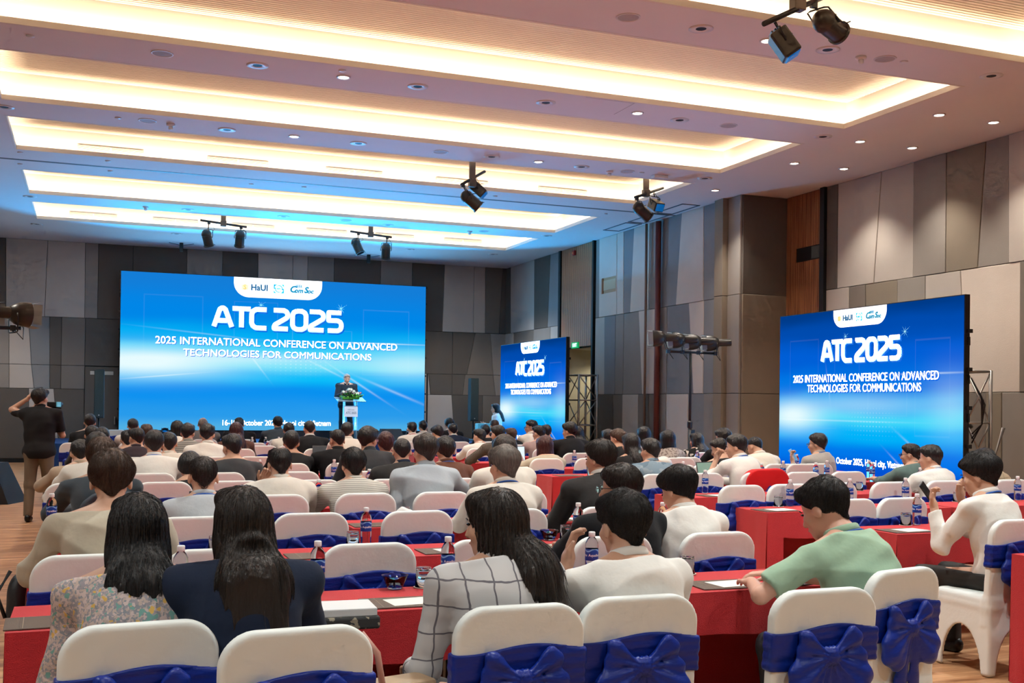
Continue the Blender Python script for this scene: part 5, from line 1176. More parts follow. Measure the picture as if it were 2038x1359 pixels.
STRIPE=pattern('fine_stripe',(.66,.62,.55),[(2,(.30,.28,.25),75,.30)],1,'lines'); STRIPEG=pattern('grey_stripe',(.34,.32,.29),[(2,(.16,.15,.14),40,.4)],1,'lines')
CHECKB=pattern('brown_check',(.16,.13,.11),[(0,(.07,.06,.05),60,.4),(2,(.07,.06,.05),60,.4)],1,'lines'); CHECKT=pattern('beige_check',(.48,.37,.25),[(0,(.28,.2,.13),16,.10),(2,(.28,.2,.13),16,.10)],1,'lines')
DENIM=pattern('washed_blue_check',(.20,.27,.33),[((.12,.18,.24),9,.52),((.27,.33,.38),14,.60)],1); PATG=pattern('grey_pattern',(.40,.35,.32),[((.2,.16,.15),40,.55)],1); BWFLO=pattern('black_white_floral',(.015,.015,.015),[((.6,.55,.5),17,.60)],1)
PEOPLE=[
(0.147,3.68,1.273,'woman with straight shoulder-length black hair in a pastel floral blouse',dict(smat=FLORAL,female=True,shirt='blouse',hair='long',L=.185,vol=.97,h=.0085,strands=9000,w=1.04,b=1.05,lean=.2,pitch=.2,trap=1.1,arms=('lap','lap'),rz=.03)),
(0.458,3.55,1.302,'woman with long half-up dark hair in a navy jacket',dict(shirt='suit',col=NAVY,under=NAVY,female=True,hair='half',hcol='dark',L=.52,vol=.96,h=.0085,strands=10000,w=.96,lean=.16,pitch=.1,arms=('lap','desk'),yaw=.12,rz=.0)),
(1.308,3.52,1.279,'woman with long dark hair turned left in a white window-checked jacket',dict(smat=CHECKW,female=True,hair='long',hcol='dark',L=.40,vol=1.0,h=.0085,strands=10000,w=1.08,b=1.08,lean=.12,pitch=.15,yaw=.72,arms=('lap','lap'),rz=.08)),
(1.819,3.55,1.254,'man in a white shirt with short black hair, left hand by his face',dict(col=WHC,hair='short',vol=1.08,h=.0085,strands=6000,w=1.08,b=1.15,lean=.16,pitch=.22,yaw=.1,arms=('face','desk'),fold=1.9)),
(3.006,3.95,1.252,'man in a pale green polo and blue lanyard bending over the table',dict(shirt='polo',sleeve='short',col=GREEN,lany='blue',hair='short',vol=1.07,h=.0085,strands=6000,w=1.16,b=1.2,lean=.34,pitch=.5,yaw=.1,tilt=.05,arms=('wide','desk2'),rz=.33,fold=1.8,hs=1.05,skin=SKIN2)),
(5.196,5.29,1.289,'man in a crumpled white shirt and blue lanyard holding up a phone',dict(col=WHC,lany='blue',hair='short',vol=1.18,h=.0085,strands=5000,w=1.06,b=1.12,lean=.16,pitch=.32,yaw=.3,arms=('phone','chin'),rz=.22,pants=(.025,.022,.02),fold=1.8,hs=1.04)),
(0.092,5.23,1.327,'man in a beige long-sleeved top leaning on his elbow, ears showing',dict(shirt='tee',col=BEIGE,hair='short',hcol='brown',vol=1.14,h=.009,strands=6000,w=1.16,b=1.2,lean=.22,pitch=.3,arms=('lean','desk'),fold=2.2,hs=1.04)),
(2.612,5.15,1.253,'man in black with glasses and tousled hair, face turned left',dict(shirt='suit',col=BLK_,under=BLK_,hair='short',hcol='dark',vol=1.12,h=.0095,strands=3500,w=1.05,lean=.12,pitch=.1,yaw=.75,glasses=True,arms=('desk','desk'))),
(3.012,5.23,1.228,'man in a loose cream white shirt with tousled black hair looking down',dict(col=WHC,shirt='shirt',hair='short',vol=1.14,h=.0095,strands=4500,w=1.1,b=1.15,lean=.2,pitch=.45,yaw=.35,arms=('desk2','desk'),fold=1.9)),
(0.62,6.57,1.247,'man with cropped hair in a pale blue shirt, blue lanyard at the neck',dict(col=PBLUE,lany='blue',hair='crop',hcol='dark',h=.0105,strands=1800,w=1.04,arms=('desk','desk'))),
(2.498,6.57,1.296,'grey-haired man in a white shirt with a thin blue lanyard',dict(col=WH,lany='blue',hair='short',hcol='grey',vol=1.12,h=.0105,strands=3500,w=1.06,b=1.1,yaw=.3,arms=('desk','desk'))),
(3.182,6.57,1.335,'tall man with a full head of black hair in a dark grey suit',dict(shirt='suit',col=CHAR,hair='short',hcol='dark',vol=1.12,h=.0105,strands=3000,w=1.1,b=1.1,yaw=.45,arms=('desk','desk'))),
(1.28,7.92,1.243,'man with thinning hair and big ears in a white shirt, hand to chin',dict(col=WH,hair='thin',h=.0105,strands=900,w=1.12,b=1.1,arms=('chin','desk'),yaw=.0)),
(1.823,7.93,1.227,'man with spiky black hair in a finely striped white shirt',dict(smat=STRIPE,hair='short',vol=1.10,h=.0105,strands=1800,w=1.1,pitch=.2,arms=('desk','desk'))),
(2.369,7.92,1.333,'man with smooth black hair in a light grey-blue shirt, turned left',dict(col=GBLUE,hair='short',hcol='dark',vol=1.12,h=.0105,w=1.15,b=1.15,pitch=.1,yaw=.25,arms=('side','wide'),fold=1.5)),
(3.01,7.92,1.322,'bushy dark-haired man in white, mostly hidden behind a grey head',dict(col=WH,hair='short',hcol='dark',vol=1.15,w=1.12)),
(0.077,7.92,1.291,'man with thick brown hair in a slate grey jacket, partly hidden',dict(shirt='tee',col=SLATE,hair='short',hcol='brown',vol=1.24,w=1.12,b=1.1,pitch=.1,h=.0105,strands=2500,arms=('lean','desk'))),
(0.052,9.3,1.302,'man in a cream white shirt at the aisle, head half hidden',dict(col=WH,hair='short',vol=1.08,w=1.15,b=1.15,arms=('lean','desk'),rz=.15)),
(0.781,9.44,1.128,'woman with black hair pinned in a bun, head bowed low',dict(female=True,col=BLK_,shirt='tee',hair='bun',vol=1.12,w=.95,lean=.3,pitch=.4)),
(2.571,9.3,1.264,'man in a charcoal jacket with a wide blue lanyard collar',dict(shirt='suit',col=CHAR,under=NAVY,lany='blue',hair='crop',w=1.12,b=1.1,yaw=-.15)),
(2.971,9.3,1.273,'man in a rust brown shirt beside the aisle end',dict(col=RUST,hair='short',vol=1.08,w=1.12,lany='blue')),
(-0.08,10.52,1.208,'man in a tan shirt at the aisle edge, leaning left',dict(col=TAN,hair='short',w=1.12,lean=.3,pitch=.2,arms=('lean','desk'),rz=.1)),
(0.545,10.4,1.29,'young man with black hair, white shirt and thin navy lanyard',dict(col=WHC,lany='blue',hair='short',vol=1.08,w=1.1)),
(1.237,10.4,1.269,'stout man in a dark grey tee with head tipped left',dict(shirt='tee',col=DGREY,hair='short',w=1.2,b=1.3,yaw=.35,tilt=-.1,hs=1.02)),
(2.534,10.4,1.331,'man with smooth hair in a charcoal grey jacket, glasses lit blue',dict(shirt='suit',col=DGREY,under=DGREY,hair='short',vol=1.12,w=1.12,yaw=-.75,glasses=True)),
(0.763,11.8,1.242,'man in a cream shirt half hidden behind the navy-lanyard man',dict(col=WH,hair='short',w=1.15)),
(2.028,11.8,1.251,'man with black hair and a black shirt, right ear showing',dict(shirt='tee',col=BLK_,hair='short',vol=1.1,w=1.12,yaw=-.2)),
(2.526,11.8,1.28,'man with a shaved nape in a black suit jacket',dict(shirt='suit',col=BLK_,under=BLK_,hair='crop',w=1.15,yaw=.2)),
(3.07,11.8,1.238,'woman with short curly hair in black with a blue lanyard',dict(female=True,shirt='tee',col=BLK_,lany='blue',hair='curly',hcol='burgundy',vol=1.14,w=.95)),
(0.127,13.25,1.258,'dark-haired man in slate grey seen between heads near the aisle',dict(shirt='tee',col=SLATE,hair='short',w=1.05)),
(0.501,13.26,1.253,'man with a thinning crown in a plum black shirt',dict(shirt='shirt',col=PLUM,hair='thin',w=1.12,yaw=.4,pitch=.2)),
(1.291,13.25,1.298,'man with black hair in a cream shirt, right ear showing',dict(col=WHC,hair='short',vol=1.05,w=1.12,yaw=-.25,shirt='shirt')),
(0.021,14.3,1.251,'man with wavy black hair just behind the black-shirted man',dict(shirt='tee',col=DGREY,hair='short',w=1.0)),
(0.435,14.3,1.197,'person in a bright blue tee, almost hidden behind the plum shirt',dict(shirt='tee',col=BRBLUE,hair='short',w=1.05,sleeve='short')),
(1.153,14.3,1.282,'man in a grey striped shirt with black hair, turned right',dict(smat=STRIPEG,hair='short',vol=1.05,w=1.15,yaw=-.3)),
(3.195,14.3,1.313,'man with black hair in a cream shirt right before the podium',dict(col=WH,hair='short',w=1.1,yaw=-.3)),
(0.709,15.4,1.257,'balding brown-haired man low in front of the screen edge',dict(col=PLUM,shirt='tee',hair='thin',hcol='brown',w=1.0,h=.015)),
(1.104,15.4,1.3,'person with full dark hair in a pale cream blouse',dict(col=WH,female=True,hair='bob',L=.10,w=1.0,h=.015)),
(1.884,15.4,1.277,'woman with long straight burgundy hair in a brown top',dict(female=True,shirt='tee',col=BROWN,hair='long',hcol='burgundy',L=.34,vol=1.05,w=1.05)),
(2.899,15.4,1.312,'man in a black suit with a white collar line, both ears showing',dict(shirt='suit',col=BLK_,hair='crop',w=1.15)),
(2.796,16.5,1.261,'man with black hair in white under the screen date line',dict(col=WH,hair='short',w=1.1,h=.015)),
(-0.005,17.7,1.343,'man in a black shirt sitting alone at the front left edge',dict(shirt='tee',col=BLK_,hair='short',vol=1.08,w=1.2,h=.015)),
(0.616,17.7,1.286,'man in a pale grey shirt in front of the screen left edge',dict(col=WH,hair='short',w=1.1,h=.015)),
(1.794,19.2,1.287,'bald man in a grey jacket in the front rows',dict(shirt='suit',col=MGREY,hair='bald',hcol='grey',w=1.15,h=.015)),
(2.398,19.2,1.292,'man in a black suit before the date text, shoulder showing right',dict(shirt='suit',col=BLK_,hair='short',w=1.1,h=.015)),
(3.06,19.2,1.315,'man in a slate blue suit standing out against the screen',dict(shirt='suit',col=SLATE,under=SLATE,hair='short',vol=1.08,w=1.15,h=.015)),
(5.177,18.1,1.261,'man with a bald crown, white shirt and red lanyard',dict(col=WH,lany='red',hair='thin',w=1.1,h=.015)),
(5.791,19.5,1.257,'man with black hair in white right of the red lanyard',dict(col=WH,hair='short',w=1.05,h=.015)),
(5.199,16.71,1.215,'man in an olive tan shirt looking down to the left',dict(col=TAN,hair='short',vol=1.08,w=1.0,yaw=.4,pitch=.3,h=.015)),
(6.302,19.5,1.298,'man with swept-back black hair in front of the gear desk',dict(shirt='suit',col=BLK_,hair='short',vol=1.1,w=1.05,h=.015)),
(5.915,18.1,1.239,'man in a navy suit seen from behind in front of the gear desk',dict(shirt='suit',col=NAVY,hair='thin',w=1.15,h=.015)),
(5.402,15.25,1.211,'man in a crisp white shirt with navy lanyard at the aisle chair',dict(col=WHC,lany='blue',hair='short',w=1.1,yaw=.5)),
(6.523,18.1,1.216,'man in black between the white shirt and the checked arm',dict(shirt='tee',col=BLK_,hair='short',w=1.0,h=.015)),
(7.21,19.5,1.286,'balding man low at the left edge of the narrow screen',dict(shirt='tee',col=BLK_,hair='thin',hcol='brown',w=.95,h=.015)),
(5.186,13.89,1.286,'man in a brown checked shirt leaning on his elbow at the aisle',dict(smat=CHECKB,hair='short',vol=1.05,w=1.15,lean=.25,arms=('wide','desk'),yaw=.3,rz=.1)),
(6.468,16.7,1.196,'bald-topped man in a dark jacket before the narrow screen',dict(shirt='suit',col=BLK_,hair='thin',hcol='brown',w=1.05,h=.015,yaw=.4)),
(6.824,16.7,1.323,'man in a white shirt with glasses turned left before the narrow screen',dict(col=WH,hair='short',glasses=True,yaw=1.1,w=1.0,h=.014)),
(6.357,15.25,1.261,'man with short black hair in a dusty pink shirt',dict(col=PINK,hair='short',w=1.15,yaw=.45)),
(7.097,16.7,1.249,'person with black hair in a royal blue shirt',dict(shirt='tee',col=BRBLUE,hair='short',w=1.1,h=.015)),
(5.283,12.49,1.173,'woman with a reddish-brown bob in a beige jacket',dict(female=True,col=BEIGE,hair='bob',hcol='burgundy',L=.13,vol=1.16,w=1.2,lean=.26,arms=('wide','desk'),h=.0115,rz=.1,hs=1.04)),
(6.214,13.8,1.335,'broad man in a black jacket with face turned left',dict(shirt='suit',col=BLK_,under=BLK_,hair='short',vol=1.1,w=1.2,b=1.2,yaw=.6)),
(7.011,15.25,1.256,'dark-haired woman almost hidden behind the broad man in black',dict(female=True,shirt='tee',col=BLK_,hair='long',L=.25,w=1.0,h=.015)),
(6.813,13.8,1.246,'black-haired woman in black beside the headband woman',dict(female=True,shirt='tee',col=BLK_,hair='bob',L=.14,w=.9,h=.015)),
(6.262,12.41,1.285,'woman with brown tied-up hair and a thin headband, bowed',dict(female=True,shirt='tee',col=BLK_,hair='bun',hcol='brown',w=.95,yaw=.6,pitch=.3)),
(5.664,10.9,1.264,'woman with long sleek black hair before the laptop',dict(female=True,shirt='tee',col=BLK_,hair='long',L=.28,vol=1.05,w=.95,yaw=.3)),
(7.379,13.8,1.277,'woman with a round black bob and pale collar',dict(female=True,col=WH,hair='bob',L=.11,vol=1.08,w=.95)),
(5.154,9.5,1.254,'man in a washed blue checked shirt, glasses lit blue',dict(smat=DENIM,hair='short',vol=1.05,glasses=True,yaw=.3,w=1.15,h=.0115)),
(6.976,12.4,1.256,'woman with a sharp black bob in a grey patterned blouse',dict(female=True,smat=PATG,hair='bob',L=.12,vol=1.12,w=1.0)),
(8.246,13.8,1.2,'woman with long dark hair in a black and white floral blouse',dict(female=True,smat=BWFLO,hair='long',L=.24,w=1.1,yaw=.4)),
(7.806,12.4,1.285,'man with curly dark hair in black, farthest of the three by the pillar',dict(shirt='tee',col=BLK_,hair='curly',vol=1.15,w=1.1,yaw=.4)),
(6.835,10.92,1.208,'young man with a fringe bowed over the green laptop, in profile',dict(shirt='tee',col=BLK_,hair='short',w=1.0,yaw=.7,pitch=.4)),
(6.209,9.61,1.288,'man in a white shirt propping his chin, red jacket on his chair',dict(col=WHC,lany='blue',hair='short',vol=1.1,w=1.15,b=1.1,lean=.28,yaw=.6,arms=('chin','desk2'),h=.0115,rz=.25)),
(7.438,11.1,1.22,'man in a cream shirt bending forward by the right screen edge',dict(col=WH,hair='crop',w=1.25,lean=.4,pitch=.5,yaw=.3)),
(8.187,10.9,1.264,'young man in a grey shirt looking at a phone before the right screen',dict(col=LGREY,lany='blue',hair='short',vol=1.12,w=1.1,yaw=.4,pitch=.15,glasses=True,arms=('phone','desk'),h=.0115,rz=.25)),
(8.367,9.5,1.202,'man in a grey-green shirt with glasses in profile before the screen',dict(col=GRN2,hair='short',w=1.1,yaw=.5,glasses=True,h=.0115,rz=.1)),
(7.411,8.15,1.239,'man in a white shirt with navy lanyard before the screen corner',dict(col=WHC,lany='blue',hair='short',vol=1.04,w=1.15,b=1.1,yaw=.4,h=.0115,rz=.15)),
(8.08,8.15,1.214,'man in a beige checked shirt behind the phone-holding man',dict(smat=CHECKT,hair='crop',w=1.15,yaw=.2,h=.0115)),
]
for x,y,z,lb,kw in PEOPLE: person(lb,(x,y,z),**kw)
CHAIRS=[
(0.145,3.31,0.06,'white chair with blue sash of the woman in the floral blouse'),
(0.56,3.1,0.06,'white chair with blue sash of the woman in the navy jacket'),
(1.295,3.24,-0.02,'white chair with blue sash of the woman in the checked white jacket'),
(1.743,3.28,-0.03,'white chair with blue sash of the man in the white shirt raising his hand'),
(3.07,3.52,0.22,'white chair with blue sash of the man in the green polo'),
(5.16,4.93,0.0,'white covered chair with blue sash under the man holding the phone'),
(0.0,4.83,-0.008,'white chair with blue sash of the man in the beige long-sleeved top'),
(2.42,4.83,0.033,'white chair with blue sash of the man in black with side-turned glasses'),
(3.02,4.83,0.024,'white chair with blue sash of the man in the cream shirt looking down'),
(0.549,6.25,0.021,'white chair with blue sash of the man in the pale blue shirt with lanyard'),
(2.45,6.25,-0.022,'white chair with blue sash of the grey-haired man with lanyard'),
(3.1,6.25,0.003,'white chair with blue sash of the tall man in the dark suit'),
(1.215,7.6,-0.018,'white chair with blue sash of the thinning man resting chin on hand'),
(1.841,7.6,-0.026,'white chair with blue sash of the man in the striped white shirt'),
(2.415,7.6,-0.032,'white chair with blue sash of the man in the light grey-blue shirt'),
(3.02,7.6,-0.023,'white chair with blue sash of the bushy-haired man behind the grey-haired one'),
(0.22,7.6,0.034,'white chair with blue sash of the brown-haired man in the grey jacket'),
(-0.1,8.98,0.026,'white chair with blue sash of the man in cream behind the brown heads'),
(0.55,8.98,0.025,'white chair with blue sash of the woman with a pinned ponytail'),
(2.4,8.98,0.024,'white chair with blue sash of the man in charcoal with wide lanyard'),
(2.96,8.98,-0.025,'white chair with blue sash of the man in the brown shirt'),
(-0.08,10.08,-0.015,'white chair with blue sash of the man in the tan shirt'),
(0.5,10.08,0.01,'white chair with blue sash of the young man with thin navy lanyard'),
(1.105,10.08,0.019,'white chair with blue sash of the stout man in the dark grey tee'),
(2.5,10.08,0.028,'white chair with blue sash of the man in grey with blue-lit glasses'),
(0.763,11.48,0.03,'white chair with blue sash of the man in cream behind the navy lanyard'),
(1.95,11.48,-0.033,'white chair with blue sash of the man in the black shirt, ear showing'),
(2.56,11.48,0.008,'white chair with blue sash of the man in the black suit with shaved nape'),
(3.07,11.48,0.014,'white chair with blue sash of the curly-haired woman in black'),
(0.127,12.93,0.0,'white chair with blue sash of the dark-haired man near the aisle'),
(0.501,12.93,-0.026,'white chair with blue sash of the balding man in the plum shirt'),
(1.291,12.93,-0.002,'white chair with blue sash of the man in cream with right ear showing'),
(0.021,13.98,-0.033,'white chair with blue sash of the man behind, near the aisle'),
(0.435,13.98,0.035,'white chair with blue sash of the person in the bright blue tee'),
(1.153,13.98,0.029,'white chair with blue sash of the man in the grey striped shirt'),
(3.195,13.98,0.004,'white chair with blue sash of the man in cream before the podium'),
(0.709,15.08,-0.016,'white chair with blue sash of the balding man left of the screen text'),
(1.104,15.08,0.033,'white chair with blue sash of the woman in the pale blouse'),
(1.884,15.08,0.006,'white chair with blue sash of the woman with long burgundy hair'),
(2.98,15.08,0.031,'white chair with blue sash of the black-suited man with both ears showing'),
(2.796,16.18,0.028,'white chair with blue sash of the man in the white shirt by the screen date'),
(-0.2,17.38,0.001,'white chair with blue sash of the man in black at the front left'),
(0.616,17.38,-0.007,'white chair with blue sash of the man in pale grey at the front left'),
(1.794,18.88,0.008,'white chair with blue sash of the bald man in the grey jacket'),
(2.398,18.88,-0.006,'white chair with blue sash of the man in the black suit before the date text'),
(3.06,18.88,-0.027,'white chair with blue sash of the man in the slate suit'),
(5.177,17.78,-0.016,'white chair with blue sash of the man with the bald crown and red lanyard'),
(5.791,19.18,0.025,'white chair with blue sash of the man beside the red lanyard'),
(5.199,16.38,-0.037,'white chair with blue sash of the man in olive looking down'),
(6.302,19.18,-0.036,'white chair with blue sash of the man with swept black hair at the front'),
(5.915,17.78,0.01,'white chair with blue sash of the man in the navy suit'),
(5.32,14.93,-0.018,'white chair with blue sash of the man in the white shirt at the aisle'),
(6.523,17.78,0.003,'white chair with blue sash of the man in black behind the aisle chair'),
(7.21,19.18,-0.002,'white chair with blue sash of the balding man by the narrow screen'),
(5.186,13.48,-0.013,'white chair with blue sash of the man in the brown checked shirt'),
(6.468,16.38,0.04,'white chair with blue sash of the bald-topped man in dark'),
(6.824,16.38,-0.024,'white chair with blue sash of the man in white with glasses in profile'),
(6.357,14.93,-0.007,'white chair with blue sash of the man in dusty pink'),
(7.097,16.38,-0.024,'white chair with blue sash of the person in royal blue'),
(5.15,12.08,0.011,'white chair with blue sash of the woman with the brown bob'),
(6.2,13.48,-0.018,'white chair with blue sash of the broad man in the black jacket'),
(7.011,14.93,-0.012,'white chair with blue sash of the dark-haired woman behind the broad man'),
(6.813,13.48,0.02,'white chair with blue sash of the woman with black hair near the wall panels'),
(6.262,12.08,-0.014,'white chair with blue sash of the woman with brown hair tied up'),
(5.664,10.58,0.005,'white chair with blue sash of the woman with long black hair'),
(7.379,13.48,0.032,'white chair with blue sash of the woman with the round black bob'),
(5.1,9.18,-0.032,'white chair with blue sash of the man in the blue denim shirt'),
(6.976,12.08,-0.035,'white chair with blue sash of the woman with the sharp black bob'),
(8.246,13.48,-0.022,'white chair with blue sash of the woman in the black and white blouse'),
(7.806,12.08,0.021,'white chair with blue sash of the curly-haired man in black'),
(6.835,10.58,0.009,'white chair with blue sash of the young man in profile by the green laptop'),
(6.22,9.18,-0.021,'white chair with blue sash of the man propping his chin by the red jacket'),
(7.438,10.58,-0.014,'white chair with blue sash of the man in cream with cropped hair'),
(7.95,10.58,-0.026,'white chair with blue sash of the man in the grey shirt by the right screen'),
(8.367,9.18,-0.003,'white chair with blue sash of the man in the grey-green shirt with glasses'),
(7.3,7.83,-0.037,'white chair with blue sash of the man in white before the screen corner'),
(8.08,7.83,0.016,'white chair with blue sash of the man in the beige checked shirt'),
(2.45,3.21,0,'empty white chair with blue bow in front of the green polo back, nearest row'),
(0.52,4.87,0,'empty white chair behind the navy jacket woman, second row'),
(1.2,4.87,0,'empty white chair in front of the brown desk pad and candy bowl, second row'),
(1.79,4.87,0,'empty white chair mostly behind the checked white jacket'),
(1.204,6.3,0,'empty white chair with bottle before it, right of the pale blue shirt'),
(1.84,6.28,0,'empty white chair behind the first table gap, third row centre'),
(1.1,9.0,0,'empty white chair between the pale blue shirt and thinning man, farther row'),
(1.75,9.0,0,'empty white chair seen over the shoulder of the thinning man'),
(1.787,10.1,0,'empty white chair right of the stout grey tee man'),
(1.82,12.95,0,'empty white chair beyond the stout grey tee man, bottle beside'),
(2.42,12.95,0,'empty white chair beyond the black shirt man'),
(1.72,15.1,0,'empty white chair next to the long burgundy hair'),
(2.36,16.15,0,'empty white chair in front of the slate suit man, farther row'),
(2.38,17.3,0,'empty white chair at the foot of the slate suit man'),
(3.5,16.2,0,'empty white chair right of the black suit with both ears showing'),
(5.08,6.37,0,'empty white chair behind the green polo, nearest in the right block'),
(5.55,6.38,0,'empty white chair left of the phone-holding man, behind the bottle'),
(5.056,7.72,0,'empty white chair at the corner of the aisle table, right block'),
(5.549,7.75,0,'empty white chair behind the green polo head, next to the corner chair'),
(6.06,7.8,0,'empty white chair behind the open desk pad, right block middle'),
(6.66,7.8,0,'empty white chair left of the white shirt by the screen corner'),
(5.6,9.22,0,'empty white chair left of the red jacket chair'),
(6.74,9.2,0,'empty white chair right of the red jacket chair'),
(7.3,9.2,0,'empty white chair before the date line of the right screen'),
(6.09,10.55,0,'empty white chair behind the denim shirt man'),
(6.5,10.6,0,'empty white chair left of the green laptop'),
(7.72,10.55,0,'empty white chair beside the grey shirt man at the right screen'),
(7.15,12.2,0,'empty white chair under the sharp bob woman'),
(5.75,12.1,0,'empty white chair right of the beige jacket woman'),
(5.75,14.95,0,'empty white chair right of the navy lanyard man'),
(0.52,24.9,0,'white chair alone by the left end of the stage'),
]
for x,y,rz,lb in CHAIRS: chair(x,y,rz,lb,'white banquet chairs with blue sashes')
TABLES=[
(-.28,4.17,1.86,0.55,'red clothed table, aisle half, first row of the left block'),
(1.60,4.17,1.86,0.55,'red clothed table, middle aisle half, first row of the left block'),
(-.28,5.62,1.86,0.52,'red clothed table, aisle half, second row of the left block'),
(1.60,5.62,1.86,0.52,'red clothed table, middle aisle half, second row of the left block'),
(-.28,6.98,1.86,0.53,'red clothed table, aisle half, third row of the left block'),
(1.60,6.98,1.86,0.53,'red clothed table, middle aisle half, third row of the left block'),
(-.28,8.36,1.86,0.53,'red clothed table, aisle half, fourth row of the left block'),
(1.60,8.36,1.86,0.53,'red clothed table, middle aisle half, fourth row of the left block'),
(-.28,9.46,1.86,0.53,'red clothed table, aisle half, fifth row of the left block'),
(1.60,9.46,1.86,0.53,'red clothed table, middle aisle half, fifth row of the left block'),
(-.28,10.86,1.86,0.53,'red clothed table, aisle half, sixth row of the left block'),
(1.60,10.86,1.86,0.53,'red clothed table, middle aisle half, sixth row of the left block'),
(-.28,12.31,1.86,0.53,'red clothed table, aisle half, seventh row of the left block'),
(1.60,12.31,1.86,0.53,'red clothed table, middle aisle half, seventh row of the left block'),
(-.28,13.36,1.86,0.53,'red clothed table, aisle half, eighth row of the left block'),
(1.60,13.36,1.86,0.53,'red clothed table, middle aisle half, eighth row of the left block'),
(-.28,14.46,1.86,0.53,'red clothed table, aisle half, ninth row of the left block'),
(1.60,14.46,1.86,0.53,'red clothed table, middle aisle half, ninth row of the left block'),
(-.28,15.56,1.86,0.53,'red clothed table, aisle half, tenth row of the left block'),
(1.60,15.56,1.86,0.53,'red clothed table, middle aisle half, tenth row of the left block'),
(-.28,16.76,1.86,0.53,'red clothed table, aisle half, eleventh row of the left block'),
(1.60,16.76,1.86,0.53,'red clothed table, middle aisle half, eleventh row of the left block'),
(-.28,18.26,1.86,0.53,'red clothed table, aisle half, twelfth row of the left block'),
(1.60,18.26,1.86,0.53,'red clothed table, middle aisle half, twelfth row of the left block'),
(4.95,4.31,1.86,0.5,'red clothed table at the middle aisle, first row of the right block'),
(6.82,4.31,2.5,0.5,'red clothed table on the wall side, first row of the right block'),
(4.95,5.74,1.86,0.5,'red clothed table at the middle aisle, second row of the right block'),
(6.82,5.74,2.5,0.5,'red clothed table on the wall side, second row of the right block'),
(4.95,7.21,1.86,0.5,'red clothed table at the middle aisle, third row of the right block'),
(6.82,7.21,2.5,0.5,'red clothed table on the wall side, third row of the right block'),
(4.95,8.56,1.86,0.5,'red clothed table at the middle aisle, fourth row of the right block'),
(6.82,8.56,2.5,0.5,'red clothed table on the wall side, fourth row of the right block'),
(4.95,9.96,1.86,0.5,'red clothed table at the middle aisle, fifth row of the right block'),
(6.82,9.96,2.5,0.5,'red clothed table on the wall side, fifth row of the right block'),
(4.95,11.46,1.86,0.5,'red clothed table at the middle aisle, sixth row of the right block'),
(6.82,11.46,2.5,0.5,'red clothed table on the wall side, sixth row of the right block'),
(4.95,12.86,1.86,0.5,'red clothed table at the middle aisle, seventh row of the right block'),
(6.82,12.86,2.5,0.5,'red clothed table on the wall side, seventh row of the right block'),
(4.95,14.31,1.86,0.5,'red clothed table at the middle aisle, eighth row of the right block'),
(6.82,14.31,2.5,0.5,'red clothed table on the wall side, eighth row of the right block'),
(4.95,15.76,1.86,0.5,'red clothed table at the middle aisle, ninth row of the right block'),
(6.82,15.76,2.5,0.5,'red clothed table on the wall side, ninth row of the right block'),
(4.95,17.16,1.86,0.5,'red clothed table at the middle aisle, tenth row of the right block'),
(6.82,17.16,2.5,0.5,'red clothed table on the wall side, tenth row of the right block'),
(4.95,18.56,1.86,0.5,'red clothed table at the middle aisle, eleventh row of the right block'),
(6.82,18.56,2.5,0.5,'red clothed table on the wall side, eleventh row of the right block'),
]
for x,y,l,d,lb in TABLES: table(x,y,l,d,lb,'long tables under red cloths')
